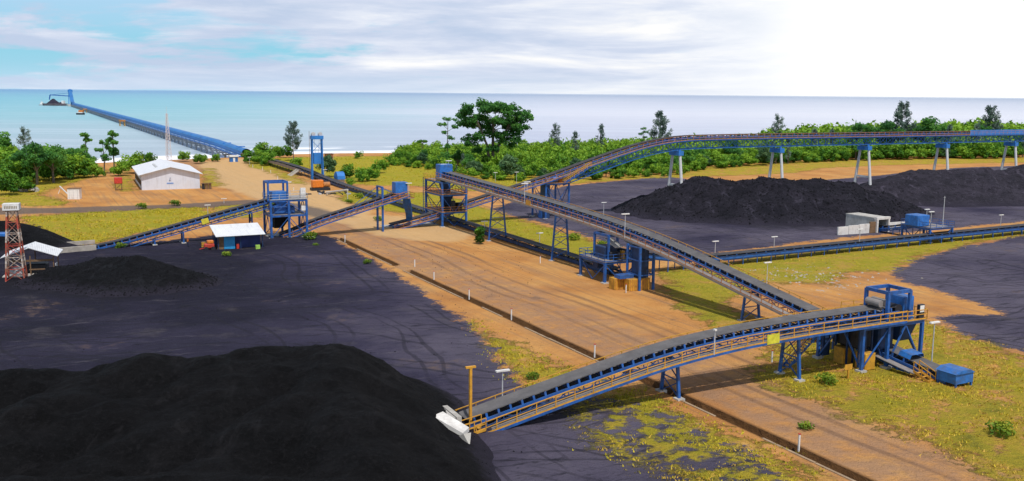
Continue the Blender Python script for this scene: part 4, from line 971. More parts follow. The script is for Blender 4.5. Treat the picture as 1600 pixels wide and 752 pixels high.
# warehouse
W0 = gp(221.8, 297.5); W0.z = gz(W0.x, W0.y); wl_len, wd = 15.7, 33.0
wa = math.atan2((gp(312.4, 294.7) - gp(221.8, 297.5)).y, (gp(312.4, 294.7) - gp(221.8, 297.5)).x)
wx = Vector((math.cos(wa), math.sin(wa), 0)); wy = Vector((-wx.y, wx.x, 0))
wh = thing('warehouse', 'long white warehouse with shallow pitched white roof beside the dirt road', 'building', W0)
wallm = simple('white_wall_cladding', (.66, .70, .78), .7, .06, .5, dirt=(.50, .47, .44), dscale=.25, damt=.35)
_m, _n, _b = wallm, N(wallm.node_tree), next(x for x in wallm.node_tree.nodes if x.type == 'BSDF_PRINCIPLED')
_c = _b.inputs['Base Color'].links[0].from_socket; _s = _n.sep(_n.map(_n.pos(), rz=-wa))[0]
_seam = _n.rng(_n.math('ABSOLUTE', _n.math('SUBTRACT', _n.math('FRACT', _n.math('DIVIDE', _s, 1.3)), .5)), .0, .05, 1, 0)
_n._in(_b.inputs['Base Color'], _n.mix(_n.math('MULTIPLY', _seam, .22), _n.mix(_n.rng(_n.noise(_n.map(_n.pos(), scale=(1.2, 1.2, .15)), 1, 5, .7), .5, .7, 0, .35), _c, (.45, .43, .42)), (.36, .37, .40)))
mb = MB(); he, hr = 4.3, 6.25
mb.prism([W0, W0 + wx * wl_len, W0 + wx * wl_len + UP * he, W0 + wx * wl_len / 2 + UP * hr, W0 + UP * he], wy * wd); mb.build('wall', wallm, wh)
for s_ in (0, 1):
    e = W0 + wx * (-.8 if s_ == 0 else wl_len + .8) + UP * (he - .12); r = W0 + wx * wl_len / 2 + UP * (hr + .12)
    mb = MB(); mb.prism([e - wy * .9, r - wy * .9, r - wy * .9 + UP * .12, e - wy * .9 + UP * .12], wy * (wd + 1.8)); mb.build('roof', roofmat('warehouse_roof_%d' % s_, (.76, .77, .80), wa + math.pi / 2), wh)
for i in range(9):
    c = W0 + wy * (2.6 + i * 3.3); 
    f = MB(); f.beam(c - wx * .03 + UP * 1.0, c - wx * .03 + UP * 2.6, 1.5, .1, up=wx); wo = f.build('window', M['timber'], wh)
    g_ = MB(); g_.beam(c - wx * .1 + UP * 1.15, c - wx * .1 + UP * 2.45, 1.2, .05, up=wx); g_.build('pane', M['dark'], wo)
for i in range(6):
    f = .30 + i * .04; c = W0 + wx * (wl_len * .30) + wy * (9 + i * 2.2) + UP * (he + (hr - he) * .6 + .1); MB().box(c, .7, .5, .45, wa).build('roof_vent', M['galv'], wh)
c = W0 + wx * 7.6 - wy * .03
o = MB().beam(c + UP * 1.75 - wx * .9, c + UP * 1.75 + wx * .9, .04, .34, up=(0, 0, 1)).build('wall_emblem', simple('emblem_blue', (.16, .30, .62), .6, .2, 3), wh)
mb = MB(); mb.beam(c + UP * 2.35 - wx * .1, c + UP * 3.4 + wx * .08, .16, .04, up=wy); mb.beam(c + UP * 2.5 - wx * .28, c + UP * 2.5 + wx * .22, .04, .12, up=(0, 0, 1)); mb.build('wall_emblem', simple('emblem_dark', (.12, .16, .28), .6, .2, 3), wh)
# dark shelter and posts right of the warehouse
c = gp(318, 296); c.z = gz(c.x, c.y); o = thing('rack', 'small dark timber rack of drums at the right corner of the white warehouse', 'rack', c)
for i in range(3): MB().cyl(c + wx * i * .9, c + wx * i * .9 + UP * 1.6, .4, n=10).build('drum', M['timber' if i else 'dark'], o)
MB().beam(c + wx * -.6 + UP * 1.75, c + wx * 2.6 + UP * 1.75, 1.2, .08).build('rack_top', M['timber'], o)
# red tank on its stand
c = gp(185.5, 297.5); c.z = gz(c.x, c.y); tk = thing('water_tank', 'red square water tank on a brown stilted stand left of the warehouse', 'water tank', c)
for a in (-1, 1):
    for b in (-1, 1): MB().beam(c + wx * a * .85 + wy * b * .8, c + wx * a * .85 + wy * b * .8 + UP * 1.9, .16).build('leg', M['timber'], tk)
mb = MB()
for a in (-1, 1): mb.beam(c + wx * a * .85 - wy * .8 + UP * .2, c + wx * a * .85 + wy * .8 + UP * 1.8, .09); mb.beam(c + wx * -.85 + wy * a * .8 + UP * .2, c + wx * .85 + wy * a * .8 + UP * 1.8, .09)
mb.build('bracing', M['timber'], tk)
MB().box(c + UP * 1.9, 2.1, 1.9, 1.75, wa).build('tank', M['red'], tk, bevel=.12)
mb = MB()
for i in range(3): mb.box(c + UP * (2.15 + i * .55), 2.16, 1.96, .07, wa)
mb.build('tank_band', M['red'], tk)
# white kiosk and barrier arm
c = gp(117, 311); c.z = gz(c.x, c.y); k = thing('kiosk', 'small plain white kiosk standing on the grass near the left road', 'kiosk', c)
MB().box(c, 2.9, 2.0, 2.7, R(8)).build('cabin', M['white'], k); MB().box(c + UP * 2.705, 3.1, 2.2, .12, R(8)).build('roof', M['timber'], k)
mb = MB(); 
for s_ in (-.5, .0, .5): mb.box(c + Vector((s_ * 2 * math.cos(R(8)) + 1.02 * math.sin(R(8)), s_ * 2 * math.sin(R(8)) - 1.02 * math.cos(R(8)), .1)), .06, .04, 2.5, R(8))
mb.build('panel_seam', M['galv'], k)
c2_ = gp(91, 303); c2_.z = gz(c2_.x, c2_.y)
o = thing('barrier_arm', 'long white barrier arm raised at a slant beside the white kiosk', 'barrier', c2_)
MB().beam(c2_ - UP * .1, c2_ + UP * .1 + Vector((.9, 0, 1.9)), .14).build('post', M['white'], o); MB().beam(c2_ + Vector((.5, 0, 2.0)), c - Vector((1.5, .9, -1.5)), .22).build('arm', M['white'], o)
# rubbish heap far left
rr = random.Random(3); c = gp(32, 299); c.z = gz(c.x, c.y); o = thing('rubbish_heap', 'heap of grey and blue rubbish under the trees at the left edge', 'rubbish heap', c)
for nm_, mt, cnt in (('sack', 'conc', 14), ('sheet', 'bluedark', 6), ('plank', 'galv', 7)):
    mb = MB()
    for _ in range(cnt): mb.box(c + Vector((rr.gauss(0, 2.6), rr.gauss(0, 1.2), rr.uniform(-.1, .7))), rr.uniform(.6, 1.5), rr.uniform(.5, 1.2), rr.uniform(.3, .9), rr.random() * 3)
    mb.build(nm_, M[mt], o)
# blue and white cabin at the jetty root, brick hut near the beach
c = gp(365, 253); c.z = gz(c.x, c.y); k = thing('cabin', 'small blue cabin with a white roof where the jetty meets the land', 'cabin', c)
MB().box(c, 3.0, 2.4, 2.0).build('wall', M['bluelite'], k); MB().box(c + UP * 2.0, 3.5, 3.0, .6).build('roof', M['white'], k); MB().box(c - E2 * 1.22, .8, .05, 1.7).build('door', M['white'], k)
c = gp(514, 249); c.z = gz(c.x, c.y); k = thing('hut', 'tiny brick-red hut with a pale side by the beach', 'hut', c)
MB().box(c, 3.0, 2.5, 2.2).build('wall', simple('hut_brick', (.42, .15, .09), .85, .2, 2), k); MB().box(c + E1 * 1.52, .06, 2.4, 2.1).build('side_panel', M['white'], k); MB().box(c + UP * 2.2, 3.6, 3.0, .2).build('roof', M['timber'], k)
# shed with white mono roof
S0 = gp(341.5, 390.8); sh = thing('shed', 'open white roofed shed with a bright blue door beside the crusher tower', 'shed', S0)
for a in (0, 3.9, 7.8):
    for b, z in ((0, 2.5), (5.0, 3.5)): MB().beam(S0 + E1 * a + E2 * b, S0 + E1 * a + E2 * b + UP * z, .14).build('post', M['bluedark'], sh)
mb = MB(); e = S0 - E1 * .5 - E2 * .7 + UP * 2.42; b_ = S0 - E1 * .5 + E2 * 5.6 + UP * 3.72; mb.prism([e, b_, b_ + UP * .07, e + UP * .07], E1 * 8.7); mb.build('roof', M['roof'], sh)
MB().box(S0 + E1 * 2.0 + E2 * .35, 1.9, .1, 2.3).build('door', simple('cyan_blue_door', (.03, .30, .62), .55, .15, 2), sh)
MB().box(S0 + E1 * .45 + E2 * .35, 1.1, .1, 2.2).build('wall', M['timber'], sh)
MB().box(S0 + E1 * 5.4 + E2 * 2.6, 4.4, 3.0, 2.2).build('inner_cabin', simple('navy_cabin', (.02, .035, .16), .6, .3, 1), sh)
MB().box(S0 + E1 * 4.0 + E2 * 4.9, 7.6, .1, 2.9).build('back_wall', M['bluedark'], sh)
c = gp(402, 388.5); MB().box(c - E2 * .4, .75, .55, .7).build('tool_chest', simple('lime_box', (.35, .58, .10), .6, .2, 2)); o = bpy.data.objects['tool_chest']; tag(o, 'small lime green chest at the right front corner of the shed', 'chest')
# red tractor-like compressor and yellow drum by the shed
c = gp(327, 391.5); k = thing('compressor', 'red wheeled compressor with an orange hood parked left of the shed', 'compressor', c)
MB().box(c + UP * .45, 1.7, 1.0, .8).build('body', M['red'], k, bevel=.12); MB().box(c + UP * 1.25 + E1 * .2, 1.1, .95, .55).build('hood', M['orangemach'], k, bevel=.1)
for a in (-.6, .6):
    for b in (-.6, .6): MB().cyl(c + E1 * a + E2 * (b - .1) + UP * .38, c + E1 * a + E2 * (b + .1) + UP * .38, .38, n=12).build('wheel', M['dark'], k)
MB().beam(c - E1 * .8 + UP * .5, c - E1 * 1.7 - E2 * .2 + UP * .35, .1).build('tow_bar', M['red'], k)
c = gp(318.5, 386.5); k = thing('oil_drum', 'yellow oil drum standing behind the red compressor', 'drum', c); MB().cyl(c, c + UP * .95, .42, n=14).build('barrel', M['yellow'], k); MB().cyl(c + UP * .4, c + UP * .46, .445, n=14).build('hoop', M['timber'], k); MB().cyl(c + UP * .951, c + UP * .99, .38, n=14).build('lid', M['timber'], k)
c = gp(371, 388); k = thing('gas_bottle', 'small red gas bottle standing right of the blue shed door', 'gas bottle', c - E2 * .4); c = c - E2 * .4; MB().cyl(c, c + UP * .85, .26, n=10).build('bottle', M['red'], k); MB().cyl(c + UP * .85, c + UP * 1.1, .16, .08, n=8).build('valve_cap', M['dark'], k)
# crusher shed, lattice tower with sign, concrete walls at left edge
S1 = gp(49, 431); k = thing('crusher_shed', 'open timber shed with a white gable roof above the hopper at the left edge', 'shed', S1); sa = R(18); sx_ = Vector((math.cos(sa), math.sin(sa), 0)); sy_ = Vector((-sx_.y, sx_.x, 0))
for a in (-3.2, 0, 3.2):
    for b in (-.2, 4.6): MB().beam(S1 + sx_ * a + sy_ * b, S1 + sx_ * a + sy_ * b + UP * 3.1, .16).build('post', M['timber'], k)
for s_ in (-1, 1):
    e = S1 + sx_ * s_ * 3.9 - sy_ * .9 + UP * 2.95; r = S1 - sy_ * .9 + UP * 4.35; mb = MB(); mb.prism([e, r, r + UP * .08, e + UP * .08], sy_ * 6.4); mb.build('roof', M['roof'], k)
MB().box(S1 + UP * -.1 + sy_ * 2, 7.6, 6, .3, sa).build('slab', M['conc'], k)
mb = MB(); mb.beam(S1 + sx_ * -3.2 + UP * 2.3, S1 + sx_ * 3.2 + UP * 2.3, .12, .3); mb.build('tie_beam', M['timber'], k)
MB().box(S1 + sx_ * .6 + sy_ * 2.2 + UP * .2, 3.0, 2.4, 1.4, sa).build('crusher', M['dark'], k, bevel=.2); MB().box(S1 - sx_ * 1.9 + sy_ * .6 + UP * .2, 1.3, 1.2, 1.0, sa).build('gearbox', M['galv'], k)
MB().box(S1 + sx_ * 3.6 - sy_ * .3 + UP * .2, .1, 1.6, 1.7, sa).build('side_sheet', M['galv'], k); MB().box(S1 + sx_ * .9 - sy_ * .25 + UP * .9, 2.2, .08, .18, sa).build('guard_rail', M['timber'], k)
m_, n_, b_ = newmat('red_white_bands'); p_ = n_.sep(n_.obj()); st_ = n_.rng(n_.math('SINE', n_.math('MULTIPLY', p_[2], math.pi / 1.9)), -.05, .05); n_._in(b_.inputs['Base Color'], n_.mix(n_.rng(n_.noise(n_.pos(), 2, 5), .35, .6, 0, .75), n_.mix(st_, (.62, .55, .48), (.50, .06, .04)), (.24, .12, .07))); M['band'] = m_
T0 = gp(26, 437); k = thing('lattice_tower', 'red and white banded lattice tower carrying a pale sign box at the left edge', 'tower', T0)
tops = []
for a in (-1, 1):
    for b in (-1, 1):
        p = T0 + sx_ * a * 1.25 + sy_ * b * 1.25; q = T0 + sx_ * a * .62 + sy_ * b * .62 + UP * 10.4; tops.append((p, q)); MB().beam(p - UP * .1, q, .2).build('leg', M['band'], k)
mb = MB()
for i in range(6):
    f0, f1 = i / 6, (i + 1) / 6
    for (u, v) in ((0, 1), (1, 3), (3, 2), (2, 0)):
        a0, a1 = tops[u][0].lerp(tops[u][1], f0), tops[u][0].lerp(tops[u][1], f1); b0, b1 = tops[v][0].lerp(tops[v][1], f0), tops[v][0].lerp(tops[v][1], f1)
        mb.beam(a1, b1, .1); mb.beam(a0, b1, .07); mb.beam(b0, a1, .07)
mb.build('bracing', M['band'], k)
MB().box(T0 + UP * 10.3, 2.1, 1.6, .12, sa).build('platform', M['timber'], k); sb = MB(); sb.box(T0 + UP * 10.42, 2.2, 1.7, .95, sa); sgn = sb.build('sign_box', M['white'], k)
mb = MB()
for i in range(8): mb.box(T0 + sx_ * (-.78 + i * .22) - sy_ * .86 + UP * 10.68, .13, .03, .4, sa)
mb.build('sign_marks', simple('sign_marks_brown', (.30, .25, .17), .7, .2, 4), sgn)
o = tag(MB().box(gp(2, 391) , 3.2, 2.4, 3.2, sa).cyl(gp(2, 391) + Vector((-1, -1.5, 1.4)), gp(2, 391) + Vector((1.4, -1.0, 1.4)), .9, n=12).build('feeder_drum', M['bluelite'], bevel=.15), 'bright blue feeder drum cut off by the left edge behind the lattice tower', 'machine')
for i, (a, b, h_) in enumerate((((90, 396.5), (150, 391), .95), ((92, 385.5), (148, 381), .7))):
    p, q = gp(*a), gp(*b); o = MB().beam(p + UP * h_ / 2, q + UP * h_ / 2, .5, h_).build('trench_wall', simple('trench_concrete_%d' % i, (.42, .38, .33), .9, .2, 1, dirt=(.2, .17, .13)))
    tag(o, ['low beige concrete wall nearest the small coal heap, leading to the inclined conveyor', 'low concrete wall behind its twin, along the yellow grass at the conveyor tail'][i], 'wall')
# twin take-up tower on the overland conveyor
t_ = (308 - C3a.y) / (C3m.y - C3a.y); cc = C3a.lerp(C3m, t_); cd = (C3m - C3a).normalized(); T3c = Vector((cc.x, cc.y, 0)); cx = Vector((cd.y, -cd.x, 0)); cy = Vector((cd.x, cd.y, 0))
k = thing('take_up_tower', 'tall twin-legged blue gravity take-up tower astride the overland conveyor near the beach', 'take up tower', T3c)
for a in (-1, 1):
    for b in (-1, 1): MB().beam(T3c + cx * a * 1.75 + cy * b * .75, T3c + cx * a * 1.55 + cy * b * .7 + UP * 13.6, .34, .34, up=cy).build('column', M['sheet'], k)
mb = MB()
for z in np.arange(1.0, 13.2, 1.5):
    for a in (-1, 1): mb.beam(T3c + cx * a * 1.65 - cy * .72 + UP * z, T3c + cx * a * 1.65 + cy * .72 + UP * (z + 1.5), .12); mb.beam(T3c + cx * a * 1.65 - cy * .72 + UP * z, T3c + cx * a * 1.65 + cy * .72 + UP * z, .12)
for z in (9.0, ): mb.beam(T3c - cx * 1.65 - cy * .8 + UP * z, T3c + cx * 1.65 - cy * .8 + UP * (z + 3.4), .12); mb.beam(T3c + cx * 1.65 - cy * .8 + UP * z, T3c - cx * 1.65 - cy * .8 + UP * (z + 3.4), .12)
mb.build('bracing', M['sheet'], k)
MB().box(T3c + UP * 12.9, 3.9, 2.2, 1.1, math.atan2(cx.y, cx.x)).build('top_beam', M['sheet'], k)
for a in (-1, 1): MB().cyl(T3c + cx * a * 1.1 - cy * .6 + UP * 14.5, T3c + cx * a * 1.1 + cy * .6 + UP * 14.5, .65, n=12).build('sheave', M['galv'], k)
MB().box(T3c + UP * 5.0, 2.4, 1.6, 3.6, math.atan2(cx.y, cx.x)).build('counterweight', M['sheet'], k, bevel=.1)
c = MB()
for a in (-.9, .9): c.beam(T3c + cx * a * .6 + UP * 8.5, T3c + cx * a + UP * 14.2, .06)
c.build('rope', M['dark'], k)
MB().beam(T3c - cx * 2.4 - UP * .1, T3c - cx * 2.4 + UP * 15.5, .1).build('mast_pole', M['timber'], k)
# drive group on the overland conveyor
dd = lambda Y_: (lambda q: Vector((q.x, q.y, 0)))(C3a.lerp(C3m, (Y_ - C3a.y) / (C3m.y - C3a.y)))
c = dd(296) + cx * 2.2; k = thing('drive_unit', 'rounded blue motor hood standing on the overland conveyor beside the twin tower', 'drive', c)
mb = MB(); mb.prism([c + UP * 1.2 - cy * 2.2, c + UP * 1.2 + cy * 2.2, c + UP * 2.3 + cy * 2.0, c + UP * 3.2 + cy * 1.1, c + UP * 3.5, c + UP * 3.2 - cy * 1.1, c + UP * 2.3 - cy * 2.0], cx * 2.4); mb.build('hood', M['sheet'], k); MB().box(c + cx * 1.2 + UP * -.1, 2.2, 3.4, 1.3).build('base', M['conc'], k)
c = gp(496, 297.5); k = thing('drive_machine', 'orange drive machine on a low frame at the foot of the twin take-up tower', 'machine', c)
MB().box(c + UP * .8, 3.2, 2.0, 2.2).build('casing', M['orangemach'], k, bevel=.2); MB().cyl(c + E1 * 1.7 + UP * 1.6, c + E1 * 3.6 + UP * 1.6, .75, n=12).build('motor', M['orange'], k); MB().box(c + E1 * .8 + UP * -.1, 5.4, 2.2, .85).build('base_frame', M['dark'], k)
c = gp(493, 304); k = thing('scrap_pile', 'low dark pile of scrap metal and rollers in front of the orange machine', 'scrap', c)
mb = MB()
for _ in range(16): q = c + Vector((rr.uniform(-1, 9), rr.uniform(-1, 2.5), .1)); mb.beam(q, q + Vector((rr.uniform(-2, 2), rr.uniform(-1, 1), rr.uniform(0, .8))), rr.uniform(.2, .5))
mb.build('scrap_bars', M['dark'], k)
mb = MB()
for _ in range(6): q = c + Vector((rr.uniform(1, 10), rr.uniform(-1, 1), .1)); mb.box(q, rr.uniform(.6, 1.6), rr.uniform(.5, 1), .3, rr.random() * 3)
mb.build('scrap_plates', M['galv'], k)
a, b = gp(510, 301, .9), gp(543, 297, 2.6); o = tag(MB().cyl(a, b, .28, n=10).beam((a.x, a.y, -.1), a, .16).beam((b.x, b.y, -.1), b, .16).build('pipe', M['conc']), 'long pale pipe propped at a slant over the scrap by the overland conveyor', 'pipe')
mb = MB()
q = dd(322) - cx * 2.0
for s_ in (0, 3): mb.beam(q + cy * s_ - cx * 3.2 - UP * .1, q + cy * s_ + UP * 2.0, .35, .5)
o = tag(mb.beam(q - cx * .2 + UP * 1.9, q + cy * 3 - cx * .2 + UP * 1.9, .3).build('raker_support', M['conc']), 'pale slanting concrete raker support under the overland conveyor, left of the twin tower', 'support')
# tall thin lattice mast behind the warehouse
c = gp(264, 262); c.z = gz(c.x, c.y); k = thing('radio_mast', 'slim pale lattice radio mast rising behind the white warehouse', 'mast', c); mb = MB(); H_ = 19.5
lm = simple('pale_mast_paint', (.66, .60, .60), .6, .1, 1)
for a in range(3):
    u = Vector((math.cos(a * 2.094), math.sin(a * 2.094), 0)); MB().beam(c + u * 1.35, c + u * .3 + UP * H_, .16).build('leg', lm, k)
for i in range(15):
    for a in range(3):
        u = Vector((math.cos(a * 2.094), math.sin(a * 2.094), 0)); v = Vector((math.cos(a * 2.094 + 2.094), math.sin(a * 2.094 + 2.094), 0)); f0, f1 = i / 15, (i + 1) / 15
        mb.beam(c + u * (1.35 - 1.05 * f0) + UP * H_ * f0, c + v * (1.35 - 1.05 * f1) + UP * H_ * f1, .09); mb.beam(c + u * (1.35 - 1.05 * f1) + UP * H_ * f1, c + v * (1.35 - 1.05 * f1) + UP * H_ * f1, .09)
mb.build('bracing', lm, k); MB().beam(c + UP * H_, c + UP * (H_ + 2.5), .08).build('aerial', lm, k)
# yellow post by the hopper
c = gp(735, 672) ; k = thing('gate_post', 'tall yellow square post with a short crosshead beside the hopper mouth', 'post', c)
MB().beam(c - UP * .2, c + UP * 5.4, .22, .22, up=E1).build('column', M['yellow'], k); MB().beam(c - E1 * .45 + UP * 5.45, c + E1 * .45 + UP * 5.45, .24, .16).build('crosshead', M['yellow'], k)
# ------------------------------------------------------------------ lamp posts
def lamp(px, py, h, desc, z0=0.0, head=1.1, ang=A, mat='galv', base=None):
    c = Vector(base) if base is not None else gp(px, py, z0); k = thing('lamp_post', desc, 'lamp post', c, 'lamp posts around the conveyors')
    MB().cyl(c - UP * .1, c + UP * h, .07, .05, n=6).build('pole', M[mat], k)
    x = Vector((math.cos(ang), math.sin(ang), 0)); hd_ = MB(); hd_.beam(c + UP * h - x * head * .6, c + UP * h + x * head * .6, .3, .14); hd_.build('lamp_head', M['white'], k)
def near(path, fn): return min(path, key=fn)
q = near(c1p, lambda p: abs(p[0].x - .2)); lamp(0, 0, 3.2, 'lamp post with white flat head beside the lower end of the foreground conveyor', base=q[0] - q[2] * 2.5 + UP * -1.5, ang=C1ang)
q = near(c1p, lambda p: abs(p[0].x - 17.6)); lamp(0, 0, 2.3, 'short pole on the walkway at the crest of the foreground conveyor', base=q[0] + q[2] * 2.2 + UP * -1.2, head=.2)
for yy, d_ in ((104.5, 'lamp on the far rail of the long conveyor, just above the foreground conveyor'), (176, 'lamp on the far rail of the long conveyor, nearest the middle tower')):
    q = near(c2p, lambda p: abs(p[0].y - yy)); lamp(0, 0, 2.8, d_, base=q[0] + q[2] * 2.3 + UP * -1.2)
for yy, d_ in ((141, 'lamp on the near walkway of the long conveyor above the ochre crates'), (169, 'lamp on the near walkway of the long conveyor beside its yellow board')):
    q = near(c2p, lambda p: abs(p[0].y - yy)); lamp(0, 0, 3.6, d_, base=q[0] - q[2] * 2.2 + UP * -1.2)
T1c = O1 + E1 * 5.6 - E2 * .9
lamp(0, 0, 5.0, 'lamp post standing on the grass in front of the right foreground tower', base=T1c + E1 * 1.8 - E2 * 1.6)
lamp(0, 0, 3.4, 'left one of two lamps on the top of the central transfer tower', base=O2 + E1 * 1.9 + E2 * 3.8 + UP * 9.5)
lamp(0, 0, 4.0, 'right one of two lamps on the top of the central transfer tower', base=O2 + E1 * 3.8 + E2 * 5.4 + UP * 9.5)
lamp(0, 0, 3.0, 'lamp on the head platform of the rusty railed short conveyor', base=hd7 + E1 * .9 - E2 * 1.2 + UP * -1.5)
lamp(0, 0, 3.2, 'lamp on the crusher tower beside its head frame', base=O4 + E1 * 3.9 + E2 * 2.0 + UP * 7.4)
lamp(0, 0, 2.4, 'lamp on the drive platform below the climbing stacking conveyor', base=O5 + E1 * 4.7 + E2 * 3.2 + UP * 8.0)
for b_, h_, d_ in ((O6 + E1 * .5 + E2 * .4 + UP * 2.8, 3.2, 'left lamp on the small right drive platform'), (O6 + E1 * 4.6 + E2 * 4.8 + UP * 2.8, 3.0, 'right lamp on the small right drive platform')): lamp(0, 0, h_, d_, base=b_)
for px, py, h_, d_ in ((943, 338, 3.2, 'lone lamp post on the black coal yard behind the long conveyor'), (774, 284, 2.9, 'lamp post on the green field right of the central tower'), (807, 287, 3.6, 'taller lamp post at the field edge before the dark bush'), (1117, 400, 2.6, 'lamp post on the coal side of the right ground conveyor, nearest the long conveyor'), (1209, 394, 2.8, 'lamp post midway along the coal side of the right ground conveyor'), (1342, 392, 4.0, 'lamp post on the near side of the right ground conveyor before the tunnel'),
                       (757, 366, 2.6, 'lamp post beside the small lone tree on the overland conveyor'), (843, 388, 2.8, 'lamp post in the grass between the two trestles'), (1198, 443, 3.2, 'lamp post on the littered ground right of the long conveyor'), (1563, 356, 2.8, 'lamp post at the right edge beside the ground conveyor'), (350, 318, 1.2, 'low lamp beside the grey road near the warehouse'), (325, 337, 2.4, 'lamp post in the dirt behind the left inclined conveyor'), (508, 283, 3.6, 'lamp post by the dark bush near the blue motor hood'), (390, 258, 3.0, 'lamp post on the jetty approach')):
    lamp(px, py, h_, d_)
c = O6 + E1 * 3.2 - E2 * .2 + UP * 2.8; k = thing('mast', 'tall bare steel mast on the small right drive platform', 'mast', c); MB().cyl(c, c + UP * 6.2, .09, .05, n=6).build('pole', M['galv'], k); MB().beam(c - E1 * .25 + UP * 5.9, c + E1 * .25 + UP * 5.9, .06).build('crossarm', M['galv'], k)
# marker posts along the road
MPX = [(648, 417, 'by the filled gap in the ditch'), (678, 437, 'second from the filled gap in the ditch'), (733, 466, 'on the ditch edge midway down the road'), (799, 498, 'on the ditch edge above the yellow weeds'), (929, 556, 'on the road edge above the foreground conveyor'), (978, 458, 'before the ochre crates'), (844, 412, 'on the right road edge below the overland conveyor'), (1206, 566, 'left of the foreground tower trestle'), (1248, 702, 'on the ditch edge at the bottom of the picture'), (539, 377, 'at the top end of the ditch'),
       (395, 262, 'nearest the jetty'), (410, 266, 'second from the jetty'), (423, 271, 'third from the jetty'), (434, 281, 'on the bank left of the twin tower'), (459, 299, 'above the crusher tower on the bank')]
pm = None
for px, py, d_ in MPX:
    c = gp(px, py)
    if pm is None:
        pm = thing('marker_post', 'x', 'marker post', c, 'white marker posts along the dirt road'); MB().beam(c - UP * .2, c + UP * 1.2, .12, .12, up=E1).build('post', M['white'], pm); MB().prism([c + UP * 1.25 + (E1 * a + E2 * b) * .09 for a, b in ((-1, -1), (1, -1), (1, 1), (-1, 1))], (0, 0, .06)).build('cap', M['red'], pm)
        o = pm
    else: o = inst(pm, c)
    o['label'] = 'short white marker post ' + d_
# ------------------------------------------------------------------ jetty, barges, tug
SEA = -3.5; hz_mat = simple('plain_blue_cladding', (.022, .18, .48), .5, .18, .08, dirt=(.03, .14, .42), dscale=.05, damt=.5)  # even blue paint with faint dirt, for jetty and loader cladding
J0 = Vector((-116, 416, 0)); J1 = Vector((-800, 1760, 0)); jd = (J1 - J0).normalized(); jn = Vector((jd.y, -jd.x, 0)); JL = (J1 - J0).length
k = thing('jetty', 'long blue conveyor jetty on slanting piles running far out to sea', 'jetty', J0)
mb = MB(); path = [(J0 + jd * s_ + UP * (.9 * min(1, max(0, (s_ - 0) / 60))), jd, jn, UP) for s_ in np.linspace(-4, JL, 90)]
mb.profile(path, [(-1.9, .3), (-1.9, 2.2), (-1.4, 3.0), (-.5, 3.35), (.5, 3.35), (1.4, 3.0), (1.9, 2.2), (1.9, .3), (-1.9, .3)]); mb.build('conveyor_cladding', hz_mat, k)
mb = MB()
for s_ in (-1, 1):
    mb.sweep(path, s_ * 2.4, -.1, .4, .6); mb.sweep(path, s_ * 2.0, 1.25, .2, .22)
mb.build('girder', M['sheet'], k)
mb = MB(); mb.sweep(path, -3.0, .0, 1.1, .15); mb.build('walkway', M['blue'], k)
mb = MB(); mb.sweep(path, -3.6, 1.1, .1, .1)
for p in path: mb.beam(p[0] - jn * 3.6, p[0] - jn * 3.6 + UP * 1.2, .1)
mb.build('handrail', M['sheet'], k)
rb0 = None; pl0 = None
for i in range(48):
    s_ = 8 + i * (JL - 16) / 47; c = J0 + jd * s_; mb = MB(); mb.beam(c - jn * 1.9 + UP * 3.75, c + jn * 1.9 + UP * 3.75, .7, .35)
    if rb0 is None: rb0 = mb.build('roof_rib', M['sheet'], k); r0 = c.copy()
    else: o = rb0.copy(); COL.objects.link(o); o.location = c - r0
for i in range(92):
    s_ = 16 + i * (JL - 20) / 91; c = J0 + jd * s_
    if pl0 is None:
        mb = MB(); mb.beam(c - jn * 3.6 + UP * -1.25, c + jn * 3.0 + UP * -1.25, 1.0, .7); mb.beam(c - jn * 1.9 + UP * -1.0, c - jn * 1.9 + UP * .8, .5); mb.beam(c + jn * 1.9 + UP * -1.0, c + jn * 1.9 + UP * .8, .5)
        for a in (-1, 1): mb.cyl(c + jn * a * 3.6 + UP * -9, c + jn * a * 2.2 + UP * -1.2, .5, n=8)
        pl0 = mb.build('pile_bent', simple('wet_concrete_pile', (.34, .36, .38), .8, .25, .5), k); p0_ = c.copy()
    else: o = pl0.copy(); COL.objects.link(o); o.location = c - p0_
k = thing('ship_loader', 'distant blue ship loader with raised gallery and boom at the seaward end of the jetty', 'ship loader', J1)
g0 = J1 + UP * 1; g1 = J1 + jd * 78 + UP * 24
pp = resample([J1 - jd * 6 + UP * .5, J1 + jd * 14 + UP * 3.0, g1], 6, 2); mb = MB(); mb.profile(pp, [(-3, 0), (-3, 3.5), (0, 4.6), (3, 3.5), (3, 0), (-3, 0)]); mb.build('inclined_gallery', hz_mat, k)
tw = g1 - jd * 4
for a in (-1, 1):
    for b in (-1, 1): MB().beam(Vector((tw.x, tw.y, -6)) + jn * a * 3.5 + jd * b * 5, Vector((tw.x, tw.y, 24)) + jn * a * 2.6 + jd * b * 2, 1.0).build('leg', M['sheet'], k)
MB().box(Vector((tw.x, tw.y, 22)), 8, 8, 5).build('head_house', hz_mat, k)
bo = Vector((tw.x, tw.y, 15)); b1 = bo + Vector((-41, 6, 2)); mb = MB(); mb.beam(bo, b1, 1.6, 1.6); mb.beam(bo + UP * 6, b1, .5); mb.build('boom', M['blue'], k); MB().cyl(b1, b1 + Vector((-2, 0, -9)), 1.2, .9, n=10).build('spout', M['blue'], k)
MB().box(J1 + jd * 60 - UP * 6, 14, 60, 6, math.atan2(jd.y, jd.x) - math.pi / 2).build('berth_deck', M['conc'], k)
